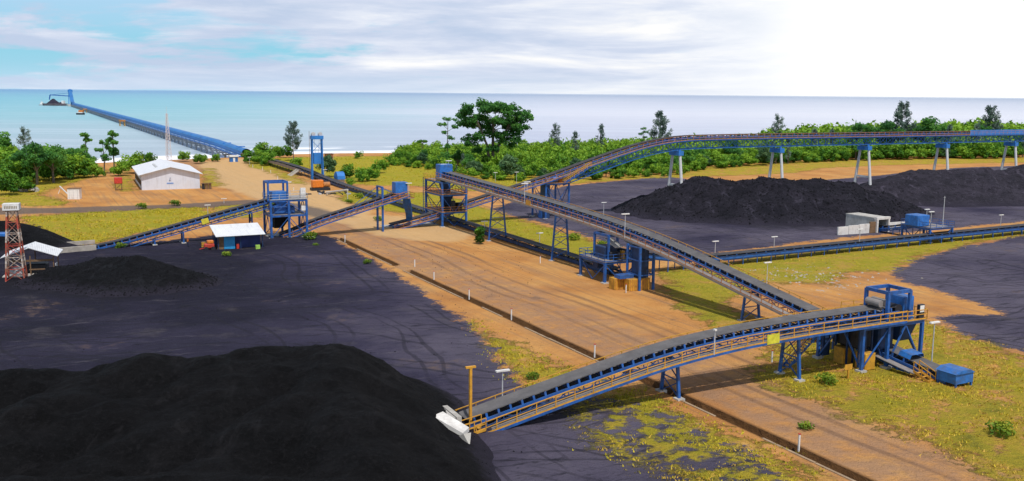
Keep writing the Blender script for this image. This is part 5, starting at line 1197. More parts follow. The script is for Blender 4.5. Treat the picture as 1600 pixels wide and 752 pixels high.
def hull(L, B, D, n=14):
    V = []; 
    for i in range(n + 1):
        f = i / n; wdt = B / 2 * (1 if .08 < f < .86 else (.82 + f * 2 if f <= .08 else max(.12, 1 - ((f - .86) / .14) ** 2 * .9))); rk = (f - .8) * D * 1.2 if f > .8 else 0
        for y, z in ((-wdt, D), (-wdt * .86, -1.0), (wdt * .86, -1.0), (wdt, D)): V.append(((f - .5) * L + (rk if z > 0 else 0), y, z))
    Fc = []
    for i in range(n):
        for j in range(3): Fc.append((4 * i + j, 4 * i + j + 1, 4 * i + 5 + j, 4 * i + 4 + j))
        Fc.append((4 * i + 3, 4 * i, 4 * i + 4, 4 * i + 7))
    Fc += [(0, 3, 2, 1), (4 * n, 4 * n + 1, 4 * n + 2, 4 * n + 3)]
    return V, Fc
def hull_mb(L, B, D, c, ang):
    V, Fc = hull(L, B, D); m_ = Matrix.Translation(c) @ Matrix.Rotation(ang, 4, 'Z'); mb = MB(); mb.add([m_ @ Vector(v) for v in V], Fc); return mb
bc = Vector((atY(90, 1850), 1850, SEA)); k = thing('coal_barge', 'flat barge heaped with dark coal moored under the distant ship loader', 'barge', bc)
hull_mb(46, 15, 4.2, bc, R(176)).build('hull', simple('barge_hull', (.16, .12, .13), .7, .3, .2), k)
gx_, gy_ = np.meshgrid(np.linspace(-20, 20, 41), np.linspace(-6.5, 6.5, 14), indexing='ij'); hh = 3.5 + np.maximum(0, np.maximum(11 - np.hypot(gx_ + 2, gy_) * .85, 4 - np.hypot(gx_ - 12, gy_) * .5)) + fbm(gx_ / 4, gy_ / 4, 3, 2); hh = np.minimum(hh, 3.3 + (6.6 - np.abs(gy_)) * 1.6 + .2)
ii = np.arange(gx_.size).reshape(gx_.shape); q = np.stack([ii[:-1, :-1], ii[1:, :-1], ii[1:, 1:], ii[:-1, 1:]], -1).reshape(-1, 4)
mesh_np('coal_load', np.stack([gx_.ravel(), gy_.ravel(), hh.ravel()], -1), q, coal_mat('barge_coal', (.03, .035, .06), (.05, .06, .10)), k, smooth=False)
MB().box(bc + Vector((17, 0, 4.2)), 4, 8, 5.5, 0).build('deck_house', M['white'], k)
bc = Vector((atY(70.5, 1860), 1860, SEA)); k = thing('tugboat', 'small white tugboat waiting left of the coal barge', 'tugboat', bc)
hull_mb(12, 5, 2.2, bc, R(175)).build('hull', M['galv'], k); MB().box(bc + UP * 2.2, 5.5, 4, 2.6, 0).build('deck_house', M['white'], k); MB().box(bc + UP * 4.8, 3.2, 3, 2.4, 0).build('wheelhouse', M['white'], k); MB().cyl(bc + UP * 7.2, bc + UP * 12.5, .3, .15, n=6).build('mast', M['galv'], k)
bc = Vector((atY(129.5, 1215), 1215, SEA)); k = thing('work_barge', 'dark work barge with an orange cabin tied beside the far part of the jetty', 'barge', bc)
hull_mb(9.5, 5.5, 2.0, bc, R(5)).build('hull', M['dark'], k); MB().box(bc + UP * 2.0, 6.5, 4, 1.2, 0).build('deck_load', M['white'], k); MB().box(bc + Vector((1.0, 0, 3.2)), 5.5, 4, 2.4, 0).build('cabin', M['orangemach'], k)
for px, Y_, d_ in ((138, 1330, 'orange mooring frame on the jetty just past the work barge'), (201, 850, 'yellow mooring frame on piles at the middle of the jetty')):
    f = (Y_ - J0.y) / (J1.y - J0.y); c = J0.lerp(J1, f) - jn * 6.5 + UP * SEA; k = thing('mooring_frame', d_, 'mooring frame', c)
    for a in (-1, 1):
        for b in (-1, 1): MB().cyl(c + jd * a * 3.5 + jn * b * 2 - UP * 2, c + jd * a * 3 + jn * b * 1.7 + UP * 4, .4, n=8).build('pile', simple('frame_yellow_%d%d' % (a + 1, b + 1), (.62, .36, .12), .7, .2, .5), k)
    MB().box(c + UP * 4, 9, 5, 1.2, math.atan2(jd.y, jd.x)).build('deck', M['orange'], k)
# person in an orange vest in front of the left conveyor
def person(c, face):
    me = bpy.data.meshes.new('person'); bm = bmesh.new(); lay = bm.verts.layers.skin.verify()
    J = {'pel': (0, 0, .95, .15), 'chest': (0, 0, 1.3, .17), 'sh': (0, 0, 1.43, .13), 'neck': (0, 0, 1.52, .06), 'h0': (0, .02, 1.62, .09), 'h1': (0, .02, 1.72, .08)}
    for s_, L in ((-1, 'l'), (1, 'r')):
        J.update({L + 'hip': (s_ * .1, 0, .88, .11), L + 'kn': (s_ * .12, .05 * s_, .48, .075), L + 'an': (s_ * .12, .03 * s_, .08, .05), L + 'toe': (s_ * .13, .16 + .03 * s_, .04, .04), L + 'shl': (s_ * .2, 0, 1.41, .075), L + 'el': (s_ * .27, .0, 1.12, .055), L + 'wr': (s_ * .26, .16, .90, .04), L + 'ha': (s_ * .25, .22, .83, .04)})
    vs = {}
    for nm_, (x, y, z, r) in J.items(): v = bm.verts.new((x, y, z)); v[lay].radius = (r, r); vs[nm_] = v
    ed = [('pel', 'chest'), ('chest', 'sh'), ('sh', 'neck'), ('neck', 'h0'), ('h0', 'h1')]
    for L in 'lr': ed += [('pel', L + 'hip'), (L + 'hip', L + 'kn'), (L + 'kn', L + 'an'), (L + 'an', L + 'toe'), ('sh', L + 'shl'), (L + 'shl', L + 'el'), (L + 'el', L + 'wr'), (L + 'wr', L + 'ha')]
    for a, b in ed: bm.edges.new((vs[a], vs[b]))
    vs['pel'][lay].use_root = True
    bm.to_mesh(me); bm.free(); o = bpy.data.objects.new('person', me); COL.objects.link(o); o.modifiers.new('skin', 'SKIN'); s_ = o.modifiers.new('sub', 'SUBSURF'); s_.levels = 1; s_.render_levels = 2
    m_, n_, b_ = newmat('worker_clothes'); z = n_.sep(n_.obj())[2]
    n_._in(b_.inputs['Base Color'], n_.ramp(n_.math('DIVIDE', z, 1.8), [(0, (.02, .02, .02)), (.06, (.03, .035, .06)), (.5, (.04, .045, .09)), (.52, (.30, .09, .04)), (.845, (.30, .09, .04)), (.85, (.28, .16, .10))])); me.materials.append(m_)
    o.location = c; o.rotation_euler.z = face; WL[o.name] = Vector((0, 0, 0))
    tag(o, 'worker in an orange vest and white helmet walking on the coal before the left conveyor', 'person')
    vb = MB(); rings = []
    for z_, rx, ry in ((.98, .2, .17), (1.15, .205, .175), (1.32, .215, .18), (1.44, .19, .14)): rings.append([(rx * math.cos(t) , ry * math.sin(t), z_) for t in np.linspace(0, 2 * math.pi, 13)[:-1]])
    vb.add([p for r in rings for p in r], [(12 * i + j, 12 * i + (j + 1) % 12, 12 * i + 12 + (j + 1) % 12, 12 * i + 12 + j) for i in range(3) for j in range(12)])
    v = vb.build('vest', M['orangemach'], o, smooth=True)
    hb_ = MB(); hb_.cyl((0, .02, 1.71), (0, .02, 1.74), .15, .14, 12); hb_.cyl((0, .02, 1.74), (0, .02, 1.84), .125, .06, 12); hb_.build('helmet', M['orangemach'], o)
person(gp(294, 386), R(-60))
# ------------------------------------------------------------------ vegetation
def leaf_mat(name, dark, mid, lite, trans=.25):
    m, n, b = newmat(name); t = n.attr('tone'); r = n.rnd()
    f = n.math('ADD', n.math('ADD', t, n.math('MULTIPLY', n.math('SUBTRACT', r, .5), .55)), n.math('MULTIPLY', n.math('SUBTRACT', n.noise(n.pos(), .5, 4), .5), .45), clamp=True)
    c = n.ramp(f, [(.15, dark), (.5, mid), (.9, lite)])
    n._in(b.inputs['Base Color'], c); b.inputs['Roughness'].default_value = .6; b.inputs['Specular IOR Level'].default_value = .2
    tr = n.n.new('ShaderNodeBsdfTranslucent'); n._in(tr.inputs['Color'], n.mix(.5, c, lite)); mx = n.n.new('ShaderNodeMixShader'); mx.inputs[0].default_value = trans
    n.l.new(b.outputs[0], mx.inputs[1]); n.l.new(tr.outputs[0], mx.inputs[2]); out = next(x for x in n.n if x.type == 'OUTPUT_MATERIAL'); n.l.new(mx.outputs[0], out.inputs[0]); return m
LM = {'bush': leaf_mat('bush_leaves', (.024, .095, .012), (.095, .25, .022), (.25, .42, .032)),
      'tree': leaf_mat('broadleaf_foliage', (.026, .11, .03), (.08, .25, .05), (.17, .38, .065), .4),
      'pine': leaf_mat('casuarina_needles', (.025, .075, .034), (.06, .145, .06), (.14, .24, .10)),
      'thin': leaf_mat('grey_green_needles', (.07, .12, .10), (.13, .20, .16), (.22, .29, .23)),
      'weed': leaf_mat('weed_leaves', (.06, .13, .012), (.14, .24, .02), (.30, .36, .03))}
bark = simple('bark', (.14, .115, .09), .9, .35, 3)
def leaves(clumps, per, size, seed, elong=1.3, droop=0.0, upb=.4):
    """clumps: (centre, radii, tone). Returns V,F,tone of many small leaf faces."""
    r = np.random.default_rng(seed); V = []; T = []
    for (c, rad, tone) in clumps:
        k = max(4, int(per * r.uniform(.8, 1.2))); d = r.normal(size=(k, 3)); d /= np.linalg.norm(d, axis=1)[:, None]; rr_ = r.uniform(.35, 1.05, k) ** .6
        P_ = np.array(c) + d * np.array(rad) * rr_[:, None]
        nrm = d * .7 + r.normal(size=(k, 3)) * .6 + np.array([0, 0, upb]); nrm /= np.linalg.norm(nrm, axis=1)[:, None]
        a = np.cross(nrm, r.normal(size=(k, 3))); a /= np.linalg.norm(a, axis=1)[:, None] + 1e-9; b = np.cross(nrm, a)
        s_ = size * r.uniform(.6, 1.35, k)[:, None]; a = a * s_ * elong * .5; b = b * s_ * .5 / elong ** .5
        quad = np.stack([P_ - a, P_ + b * .9, P_ + a, P_ - b * .9], 1); V.append(quad.reshape(-1, 3))
        T.append(np.repeat(np.clip(tone + r.normal(0, .10, k) + d[:, 2] * .10, 0, 1), 4))  # random leaf tone, plus upward leaves painted lighter as if lit from above
    V = np.concatenate(V); return V, np.arange(len(V)).reshape(-1, 4), np.concatenate(T)
def trunk_mb(pts, r0, r1, n=7, mb=None):
    mb = mb or MB(); pts = [Vector(p) for p in pts]
    for i in range(len(pts) - 1):
        f0, f1 = i / (len(pts) - 1), (i + 1) / (len(pts) - 1); mb.cyl(pts[i], pts[i + 1], r0 + (r1 - r0) * f0, r0 + (r1 - r0) * f1, n)
    return mb
def clumps_in(center, radii, k, cr, seed, shell=.55, flat=.0):
    r = np.random.default_rng(seed); out = []
    for _ in range(k):
        d = r.normal(size=3); d /= np.linalg.norm(d); 
        if d[2] < -.35 + flat: d[2] = abs(d[2]) * .4
        q = r.uniform(shell, 1.0); c = np.array(center) + d * np.array(radii) * q; s_ = cr * r.uniform(.65, 1.3)
        out.append((c, (s_, s_, s_ * .75), float(np.clip(.45 + d[2] * .22 + r.normal(0, .16), 0, 1))))  # random clump tone, with top light painted in: higher clumps lighter, lower darker
    return out
PROTO = {}
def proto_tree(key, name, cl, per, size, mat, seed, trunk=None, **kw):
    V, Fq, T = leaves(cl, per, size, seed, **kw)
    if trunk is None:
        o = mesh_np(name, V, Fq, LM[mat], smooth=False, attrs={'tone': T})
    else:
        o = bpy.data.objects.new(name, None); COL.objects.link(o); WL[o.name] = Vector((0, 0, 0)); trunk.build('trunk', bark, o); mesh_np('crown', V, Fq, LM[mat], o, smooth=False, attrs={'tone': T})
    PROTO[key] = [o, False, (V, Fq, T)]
def plant(key, loc, s=1.0, rz=None, label=None, cat=None, group=None, rnd=random.Random(12)):
    o, used, _ = PROTO[key]; rz = rnd.random() * 6.28 if rz is None else rz
    if not used: PROTO[key][1] = True
    else: o = copy_tree(o)
    o.location = loc; o.rotation_euler = (0, 0, rz); o.scale = (s, s, s) if not isinstance(s, tuple) else s
    for kk in ('label', 'category', 'group'):
        if kk in o: del o[kk]
    return tag(o, label, cat, group)
# bush kinds, about 6 m tall
for i in range(4):
    r = np.random.default_rng(50 + i); cl = clumps_in((0, 0, 2.6), (2.9, 2.9, 2.9), 15, 1.25, 60 + i, .45)
    for _ in range(3): a = r.random() * 6.28; cl += clumps_in((1.9 * math.cos(a), 1.9 * math.sin(a), 1.6), (1.6, 1.6, 1.7), 5, .95, 70 + i, .5)
    proto_tree('bush%d' % i, 'bush', cl, 66, .50, 'bush', 80 + i)
r = np.random.default_rng(5)
cl = clumps_in((0, 0, 3.0), (2.6, 2.6, 3.3), 34, .85, 91, .5); proto_tree('darkbush', 'bush', cl, 60, .42, 'pine', 92, elong=2.2)
def casuarina(key, H, spread, nb, seed, mat='thin', per=34, sz=.42):
    r = np.random.default_rng(seed); tb = trunk_mb([(0, 0, -.3), (r.normal(0, .2), r.normal(0, .2), H * .5), (r.normal(0, .4), r.normal(0, .4), H * .97)], .24, .05, 6); cl = []
    for k_ in range(nb):
        f = r.uniform(.25, 1.0); z = H * f * .95; L = spread * (1.1 - f * .75) * r.uniform(.6, 1.2); a = r.random() * 6.28; tip = np.array([math.cos(a) * L, math.sin(a) * L, z + L * r.uniform(.5, 1.1)])
        tb.cyl((0, 0, z), tuple(tip), .06, .02, 4)
        for g_ in (.55, .8, 1.0): cl.append((np.array([0, 0, z]) * (1 - g_) + tip * g_, (.55, .55, .85), float(np.clip(.5 + r.normal(0, .18), 0, 1))))
    proto_tree(key, 'casuarina_tree', cl, per / 3, sz, mat, seed + 1, tb, elong=2.8)
casuarina('cas0', 14, 3.2, 26, 201); casuarina('cas1', 15, 4.2, 40, 205, per=52); casuarina('cas2', 10, 1.6, 16, 209, per=26)
def broad(key, H, lobes, seed, mat='tree', per=90, sz=.48, tr=.4, cr=1.2, kc=9):
    tb = trunk_mb([(0, 0, -.3), (.15, .1, H * .3), (0, 0, H * .55)], tr, tr * .55, 8); cl = []
    for j, (c, rad) in enumerate(lobes):
        tb = trunk_mb([(0, 0, H * .32), (c[0] * .5, c[1] * .5, H * .32 + (c[2] - H * .32) * .6), c], tr * .5, .07, 6, tb); cl += clumps_in(c, rad, kc, cr, seed + j * 7, .5)
    proto_tree(key, name='broadleaf_tree', cl=cl, per=per, size=sz, mat=mat, seed=seed, trunk=tb)
r = np.random.default_rng(8)
broad('broad0', 12, [((0, 0, 9.6), (3.6, 3.4, 2.4)), ((3.2, .5, 7.6), (2.8, 2.6, 2.2)), ((-3.0, -.6, 7.4), (2.8, 2.6, 2.2)), ((.5, -2.6, 6.2), (2.6, 2.4, 2.0)), ((-.6, 2.6, 6.6), (2.6, 2.4, 2.0))], 301)
broad('broad1', 9, [((0, 0, 6.8), (3.0, 2.8, 2.2)), ((2.2, -.5, 5.2), (2.2, 2, 1.8)), ((-2.1, .6, 5.0), (2.3, 2, 1.9)), ((.2, -1.9, 4.0), (2.2, 2, 1.6))], 331)
# the big spreading tree: many forked limbs and separate foliage masses with gaps between
def big_tree():
    r = np.random.default_rng(404); tb = MB(); cl = []; H = 25
    for k_ in range(6):
        a0 = k_ / 6 * 6.28 + .4; b0 = (math.cos(a0) * 1.0, math.sin(a0) * 1.0, -.4); top = np.array([math.cos(a0) * 6.5, math.sin(a0) * 3.5, r.uniform(13, 17)]); midp = np.array([math.cos(a0) * 2.2, math.sin(a0) * 1.6, 7.5])
        trunk_mb([b0, tuple(midp), tuple(top)], .5, .2, 7, tb)
        for j in range(5):
            a = a0 + r.normal(0, .6); L = r.uniform(3, 6.0); tip = top * .8 + np.array([math.cos(a) * L * 1.25, math.sin(a) * L * .9, r.uniform(1.0, 7.5)]); tb.cyl(tuple(top * .86), tuple(tip), .16, .05, 5)
            cl += clumps_in(tip, (2.4, 2.2, 1.8), 10, 1.1, 500 + k_ * 10 + j, .3)
    for j in range(10): cl += clumps_in((r.normal(0, 3.8), r.normal(0, 2.4), r.uniform(16.5, 22.5)), (2.7, 2.4, 1.8), 9, 1.2, 600 + j, .4)
    for j in range(20): a_ = r.random() * 6.28; cl += clumps_in((math.cos(a_) * r.uniform(4, 9.5), math.sin(a_) * r.uniform(2, 5.5), r.uniform(8.5, 17)), (2.2, 2.0, 1.7), 8, 1.1, 640 + j, .4)
    for a, z, L in ((3.3, 8, 8), (.2, 7.5, 7.5), (2.8, 5.5, 6), (4.5, 6.5, 5), (3.9, 10.5, 8.5), (5.6, 9.5, 8.5)): cl += clumps_in((math.cos(a) * L, math.sin(a) * L * .6, z), (2.3, 2.0, 1.6), 9, 1.1, int(700 + a * 10), .35)
    proto_tree('big', 'broadleaf_tree', cl, 44, .55, 'tree', 777, tb)
big_tree()
def slim(key, H, tufts, seed, mat='tree', per=60):
    tb = trunk_mb([(0, 0, -.3), (.25, 0, H * .4), (0, 0, H * .95)], .26, .09, 6); cl = []
    for j, (x, y, z, rx, rz_) in enumerate(tufts): tb.cyl((.1, 0, max(.5, z - rz_ - .8)), (x, y, z), .09, .04, 5); cl += clumps_in((x, y, z), (rx, rx * .8, rz_), 7, .7, seed + j, .4)
    proto_tree(key, 'slender_tree', cl, per, .42, mat, seed, tb)
slim('slim0', 9, [(0, 0, 9.2, 1.5, .8), (.8, .2, 8.0, 1.1, .6), (-.2, 0, 5.2, .9, 1.3), (-2.2, 0, 4.9, 1.2, .45), (.1, 0, 3.2, .7, 1.2), (.1, 0, 1.6, .7, 1.0)], 811)
slim('slim1', 11, [(0, 0, 10.4, 1.8, 1.0), (1.8, .3, 8.6, 1.6, .9), (-1.5, 0, 8.2, 1.5, .8), (.2, 0, 6.0, 1.2, .9), (1.0, -.3, 5.0, 1.2, .7)], 821)
slim('slim2', 16, [(0, 0, 15.6, 2.2, .8), (2.0, 0, 13.8, 2.0, .7), (-2.4, 0, 13.0, 2.0, .7), (1.4, 0, 11.0, 1.8, .6), (-.8, 0, 9.0, 1.4, .8), (.3, 0, 6.2, 1.0, .9)], 831, per=36)
slim('umbrella', 7, [(0, 0, 6.9, 1.6, .35), (1.9, 0, 6.6, 1.4, .3), (-1.9, .2, 6.6, 1.4, .3), (.3, 1.6, 6.7, 1.3, .3), (-.2, -1.6, 6.6, 1.3, .3)], 841, 'bush', 34)
cl = clumps_in((0, 0, 2.3), (.8, .8, 1.75), 34, .55, 851, .1, -2); proto_tree('small', 'small_tree', cl, 60, .36, 'bush', 852, trunk_mb([(0, 0, -.2), (.05, 0, 1.2), (0, 0, 3)], .09, .04, 6))
cl = clumps_in((0, 0, .45), (.8, .8, .6), 9, .35, 861, .4); proto_tree('weed', 'shrub', cl, 30, .22, 'weed', 862)
def at_px(px, base_row):
    p = gp(px, base_row); return Vector((p.x, p.y, gz(p.x, p.y) - .1))
def solo(key, px, row, s, label, cat='tree', rz=None, group=None): return plant(key, at_px(px, row), s, rz, label, cat, group)
solo('big', 770, 263, 1.12, 'huge spreading dark green tree towering over the bushes before the sea', rz=.3)
solo('slim2', 700, 256, 1.12, 'tall slender tree with sparse layered crown left of the huge tree')
solo('umbrella', 660, 243, .95, 'flat-topped umbrella-shaped tree by the white surf'); solo('small', 748, 382, 1.0, 'small lone bright green tree beside the black overland conveyor')
solo('slim0', 152 - 17, 262, 1.25, 'thin tree with clumped tufts and one side branch on the left shore', rz=0.0); solo('slim1', 163, 272, .98, 'lower of the two light crowned trees on the left shore'); solo('slim1', 179, 268, 1.22, 'higher of the two light crowned trees on the left shore', rz=2.2)
solo('broad0', 58, 289, 1.1, 'large dark tree with full crown at the left, nearest the white kiosk'); solo('broad0', 84, 286, 1.0, 'dark tree with shaded trunk just right of the large left tree', rz=2)
solo('broad1', 105, 275, 1.0, 'dark round tree in the left grove above the grass'); solo('broad1', 132, 272, .92, 'rounded tree at the right end of the left grove', rz=1.2); solo('broad1', 118, 268, .85, 'low tree behind the left grove facing the sea', rz=3)
for i, (px, row, s) in enumerate(((30, 280, 1.7), (48, 284, 1.5), (66, 283, 1.6), (88, 281, 1.5), (105, 280, 1.5), (120, 278, 1.35), (136, 277, 1.2), (75, 274, 1.9), (15, 275, 1.8), (98, 270, 1.6))): solo('bush%d' % (i % 4), px, row, s, 'leafy green bush filling the grove at the left below the shore trees', 'bush', group='bushes of the left grove')
solo('bush1', 8, 305, 1.15, 'bright yellow-green bush at the left edge beside the rubbish heap', 'bush'); solo('bush2', 22, 287, 1.35, 'tall light green bush at the left edge behind the rubbish', 'bush'); solo('bush0', 42, 300, .8, 'low bush under the large left tree', 'bush')
solo('bush3', 150, 277, .75, 'low hedge-like bush ending the left grove at the dirt path', 'bush'); solo('broad1', 0, 270, 1.5, 'tall tree partly cut by the left edge'); solo('cas0', 41, 262, 1.0, 'grey wispy tree rising behind the left grove'); solo('cas2', 52, 258, .9, 'second thin grey tree behind the left grove')
solo('bush0', 213, 271, 1.25, 'wide round bush behind the warehouse roof, left side', 'bush'); solo('bush2', 190, 275, 1.0, 'bush at the left back corner of the warehouse', 'bush'); solo('bush1', 228, 262, 1.1, 'bush showing above the warehouse roof ridge', 'bush')
for i, (px, row, s) in enumerate(((286, 253, .8), (309, 256, .72), (320, 254, .6), (337, 253, .62))): solo('bush%d' % (i % 4), px, row, s, ['green bush beside the foot of the radio mast', 'bush before the jetty, second from the mast', 'small bush before the jetty, third from the mast', 'small bush nearest the blue cabin'][i], 'bush')
solo('cas1', 459, 252, 1.02, 'tall feathery grey-green tree left of the blue twin tower')
for i, (px, row, s) in enumerate(((392, 255, 1.0), (405, 256, 1.05), (418, 259, .95), (428, 250, 1.1), (445, 247, 1.0), (412, 247, 1.3), (463, 262, .75))): solo('bush%d' % ((i + 1) % 4), px, row, s, 'green bush in the clump between the jetty root and the twin tower', 'bush', group='bushes by the jetty root')
solo('darkbush', 511, 277, 1.2, 'dark needle-leaved bush right of the blue twin tower', 'bush')
for px, row, s, d_ in ((546, 279, .95, 'round bush alone in the yellow field, left of two'), (567, 284, .85, 'round bush in the yellow field, lower left one'), (580, 283, .8, 'round bush in the yellow field touching its left neighbour'), (592, 271, .9, 'upright bush at the middle of the yellow field'), (549, 291, .5, 'small shrub near the pale pipe'), (561, 248, .6, 'small bush near the brick hut'), (617, 256, .9, 'bush at the right back of the yellow field'), (630, 247, 1.1, 'bush below the umbrella tree, left side'), (684, 262, .9, 'bush right behind the central tower head'), (697, 272, 1.05, 'dark bush left of the central tower head')):
    solo('bush%d' % (int(px) % 4), px, row, s, d_, 'bush')
solo('darkbush', 796, 281, 1.35, 'big dark needle-leaved bush behind the crossing of the conveyors', 'bush')
# trees standing above the belt
for key, px, top, Y_, d_ in (('cas0', 866, 190, 430, 'thin bare-topped grey tree above the bushes right of the huge tree'), ('cas2', 897, 199, 420, 'short grey feathery tree second right of the huge tree'), ('cas2', 936, 188, 440, 'crooked snag-like tree above the bushes'), ('cas1', 1028, 169, 440, 'tall feathery tree over the start of the level gallery'), ('slim2', 1003, 196, 430, 'flat-branched tree leaning left of the tall feathery tree'),
                            ('cas0', 1211, 176, 450, 'windswept grey tree above the second white column'), ('cas1', 1404, 154, 470, 'tallest feathery tree on the right above the gallery'), ('cas1', 1540, 161, 480, 'feathery grey tree near the right edge'), ('broad0', 1385, 182, 450, 'green broad tree just left of the tallest feathery tree'), ('broad0', 1342, 186, 450, 'green broad tree above the third white column'), ('broad1', 1470, 190, 460, 'rounded tree between the two feathery right trees')):
    X_ = atY(px, Y_); g0 = gz(X_, Y_); hh = CH + (145.75 + (px - 800) * ROLL - top) * Y_ / F - g0; nat = {'cas0': 15, 'cas1': 16.5, 'cas2': 11, 'slim2': 17, 'broad0': 12.4, 'broad1': 9.3}[key]
    plant(key, Vector((X_, Y_, g0 - .2)), hh / nat, None, d_, 'tree')
# the dense belt of bushes behind the coal yard
belt = [gp(a, b) for a, b in [(600, 262), (640, 262), (690, 268), (740, 280), (800, 284), (860, 283), (930, 281), (1040, 276), (1110, 264), (1290, 253), (1420, 249), (1640, 247), (1900, 243)]]
front = [(p.x, p.y) for p in belt]
def back_of(x): 
    xs = [s_[0] for s_ in SHORE]; ys = [s_[1] for s_ in SHORE]; return float(np.interp(x, xs, ys)) - 16
rr = random.Random(77); pts = []; cell = {}
cand = []
for _ in range(60000):
    x = rr.uniform(front[0][0], front[-1][0]); yf = float(np.interp(x, [p[0] for p in front], [p[1] for p in front])); yb = back_of(x)
    y = rr.uniform(yf, yb)
    px = 800 + x / y * F
    if not (590 < px < 1680): continue
    if px < 720 and y < yf + 30 and rr.random() < .75: continue
    cand.append((x, y, yf))
for x, y, yf in cand:
    k_ = (int(x // 5.2), int(y // 5.2)); ok = True
    for i in (-1, 0, 1):
        for j in (-1, 0, 1):
            for q in cell.get((k_[0] + i, k_[1] + j), ()):
                if (q[0] - x) ** 2 + (q[1] - y) ** 2 < 27: ok = False
    if ok: cell.setdefault(k_, []).append((x, y)); pts.append((x, y, yf))
pts.sort(key=lambda p: p[1] - p[2])
far = []
for i, (x, y, yf) in enumerate(pts):
    px = 800 + x / y * F; s = rr.uniform(.72, 1.25) * (.78 if px < 860 else .95 if px < 960 else 1.0 if px < 1050 else 1.0 + min(.55, (px - 1050) / 800)) * (1.0 if y - yf < 30 or px < 1200 else 1.35); 
    if y - yf < 9: s *= rr.uniform(.65, 1.05)
    if i < 270:
        kind = 'darkbush' if rr.random() < .10 else ('broad1' if rr.random() < .12 else 'bush%d' % rr.randrange(4))
        if i % 23 == 11: plant('cas2', Vector((x, y, gz(x, y) - .3)), s * .9, None, 'thin grey feathery sapling standing among the belt bushes', 'tree', 'thin saplings in the green belt')
        elif kind == 'broad1': plant(kind, Vector((x, y, gz(x, y) - .3)), s * .85, None, 'small round-crowned tree growing inside the green belt behind the coal yard', 'tree', 'small trees in the green belt')
        elif kind == 'darkbush': plant(kind, Vector((x, y, gz(x, y) - .3)), s, None, 'dark needle-leaved bush growing inside the green belt behind the coal yard', 'bush', 'dark bushes in the green belt')
        else: plant(kind, Vector((x, y, gz(x, y) - .4)), s, None, 'bright green rounded bush in the dense belt behind the coal yard', 'bush', 'bushes in the green belt')
    else: far.append((x, y, s))
V = []; T = []
lo_ = []
for i in range(4):
    v, f_, t_ = PROTO['bush%d' % i][2]; q = v.reshape(-1, 4, 3); tt = t_.reshape(-1, 4); sel = np.random.default_rng(i).permutation(len(q))[:420]; q = q[sel]; c = q.mean(1, keepdims=True); lo_.append(((c + (q - c) * 1.5).reshape(-1, 3), tt[sel].ravel()))
for i, (x, y, s) in enumerate(far):
    v, t_ = lo_[i % 4]; a = rr.random() * 6.28; ca, sa_ = math.cos(a), math.sin(a)
    V.append(np.stack([(v[:, 0] * ca - v[:, 1] * sa_) * s + x, (v[:, 0] * sa_ + v[:, 1] * ca) * s + y, v[:, 2] * s * rr.uniform(.9, 1.3) + gz(x, y) - .4], -1)); T.append(np.clip(t_ + rr.uniform(-.22, .22), 0, 1))
if V:
    V = np.concatenate(V); tag(mesh_np('thicket', V, np.arange(len(V)).reshape(-1, 4), LM['bush'], smooth=False, attrs={'tone': np.concatenate(T)}), 'continuous green thicket filling the ground towards the beach', kind='stuff')
# weeds and shrubs in the open
for px, row, s, d_ in ((1560, 680, 1.3, 'bright green shrub in the yellow grass at the right edge'), (484, 374, 1.6, 'green weeds at the foot of the crusher tower'), (575, 412, .9, 'small green weed tuft on the coal by the ditch'), (221, 326, 1.5, 'green shrub on the verge of the grey road'), (273, 322, 1.6, 'yellow-green shrub on the road verge below the warehouse'), (190, 388, 1.2, 'yellow-green weeds on the coal in front of the left conveyor'), (832, 592, .8, 'weed tuft behind the foreground conveyor'), (1290, 600, 1.2, 'green weeds before the foreground tower stair'), (354, 401, 1.0, 'yellow weeds on the coal in front of the white shed'), (494, 385, .7, 'small yellow weed near the ditch end'), (1260, 672, .8, 'weeds on the road verge lower right')):
    solo('weed', px, row, s, d_, 'shrub')
gk = 0
for px, row, s in ((896, 375, 1.5), (940, 385, 1.2), (1290, 392, 1.4), (430, 322, 1.1), (590, 345, 1.2), (640, 330, 1.2), (545, 318, 1.2), (560, 310, 1.6)):
    gk += 1; solo('weed', px, row, s, 'low yellow-green shrub in the grass near the conveyors', 'shrub', group='low shrubs in the grass')
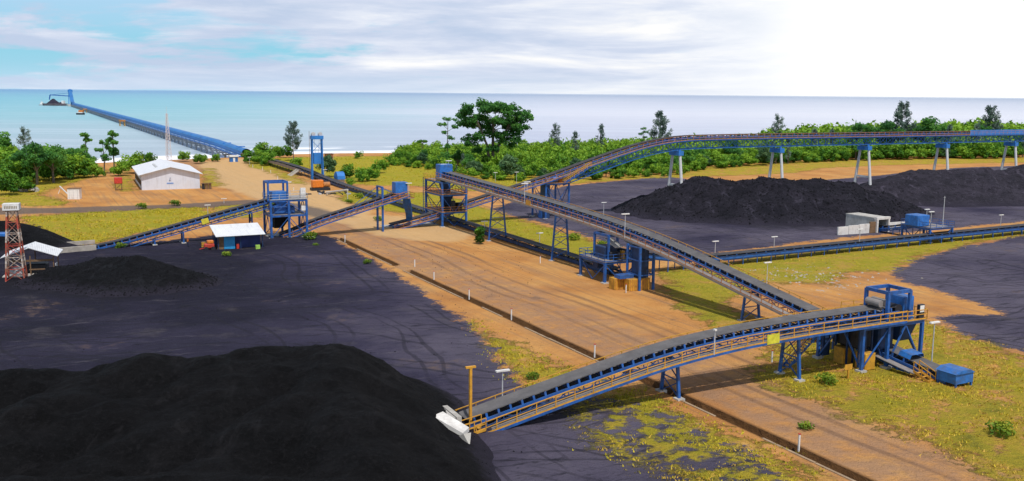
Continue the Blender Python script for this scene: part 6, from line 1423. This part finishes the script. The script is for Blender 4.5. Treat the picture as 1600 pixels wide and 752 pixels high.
# grass tufts
gm_, n_, b_ = newmat('grass_blades'); t_ = n_.attr('tone'); n_._in(b_.inputs['Base Color'], n_.ramp(t_, [(0, (.14, .17, .015)), (.35, (.38, .35, .022)), (.7, (.56, .43, .035)), (1, (.58, .36, .08))])); b_.inputs['Roughness'].default_value = .8; b_.inputs['Specular IOR Level'].default_value = .1
GV = []; GT = []
def tufts(poly, count, h0, h1, seed, dens=.5, tb=0.0):
    r = np.random.default_rng(seed); a = np.array(poly); x = r.uniform(a[:, 0].min(), a[:, 0].max(), count); y = r.uniform(a[:, 1].min(), a[:, 1].max(), count)
    ok = sdf_poly(x, y, poly) > r.normal(0, 1.2, count); ok &= (fbm(x / 4, y / 4, 3, seed) + r.uniform(-.25, .25, count)) > (.5 - dens) * .5
    vis = (np.abs(x / np.maximum(y, 1)) < .6) & (y > 50); ok &= vis; x = x[ok]; y = y[ok]; z = world_h(x, y); k = len(x)
    for _ in range(4):
        a_ = r.random(k) * 6.28; h = r.uniform(h0, h1, k); w_ = h * .35; lean = r.normal(0, .45, (k, 2)) * h[:, None]; ox = r.normal(0, .12, (k, 2))
        cx_, cy_ = np.cos(a_) * w_, np.sin(a_) * w_
        p0 = np.stack([x + ox[:, 0] - cx_, y + ox[:, 1] - cy_, z], -1); p1 = np.stack([x + ox[:, 0] + cx_, y + ox[:, 1] + cy_, z], -1); p2 = np.stack([x + ox[:, 0] + lean[:, 0], y + ox[:, 1] + lean[:, 1], z + h], -1)
        GV.append(np.stack([p0, p1, p2], 1).reshape(-1, 3)); GT.append(np.repeat(np.clip(fbm(x / 7, y / 7, 3, seed + 5) * 1.3 + .5 + tb + r.normal(0, .14, k), 0, 1), 3))
tufts(G[5], 17000, .05, .22, 31, .30, .32); tufts(G[8], 8000, .05, .22, 32, .32, .18); tufts(G[7], 5000, .06, .22, 33, .34, .1); tufts(G[4], 11000, .06, .25, 34, .34, .2)
tufts(G[0], 8000, .08, .34, 35, .4, .12); tufts(G[3], 10000, .08, .3, 36, .42, .0); tufts(G[2], 12000, .12, .42, 37, .42, .05); tufts(G[1], 7000, .12, .4, 38, .42, .05)
V = np.concatenate(GV); tag(mesh_np('grass', V, np.arange(len(V)).reshape(-1, 3), gm_, smooth=False, attrs={'tone': np.concatenate(GT)}), 'dry yellow-green grass growing in tufts', kind='stuff')
# rubble on the littered ground
rr2 = np.random.default_rng(61)
rubm = simple('pale_rubble', (.38, .34, .29), .9, .3, 3); V = []; Fq = []
lx = np.array(lit)
for _ in range(260):
    x = rr2.normal(lx[:, 0].mean(), 5.5); y = rr2.normal(lx[:, 1].mean(), 5.0); s_ = .06 + .34 * rr2.random() ** 3; o0 = len(V); a_ = rr2.random() * 6.28
    for dx, dy, dz in ((1, 0, -.1), (0, .7, -.1), (-1, 0, -.1), (0, -.7, -.1), (.2, .1, .6)): V.append((x + s_ * (dx * math.cos(a_) - dy * math.sin(a_)), y + s_ * (dx * math.sin(a_) + dy * math.cos(a_)), gz(x, y) + dz * s_))
    for t_ in range(4): Fq.append((o0 + t_, o0 + (t_ + 1) % 4, o0 + 4))
tag(mesh_np('rubble', V, Fq, rubm, smooth=False), 'pale rubble scattered on the ground', kind='stuff')
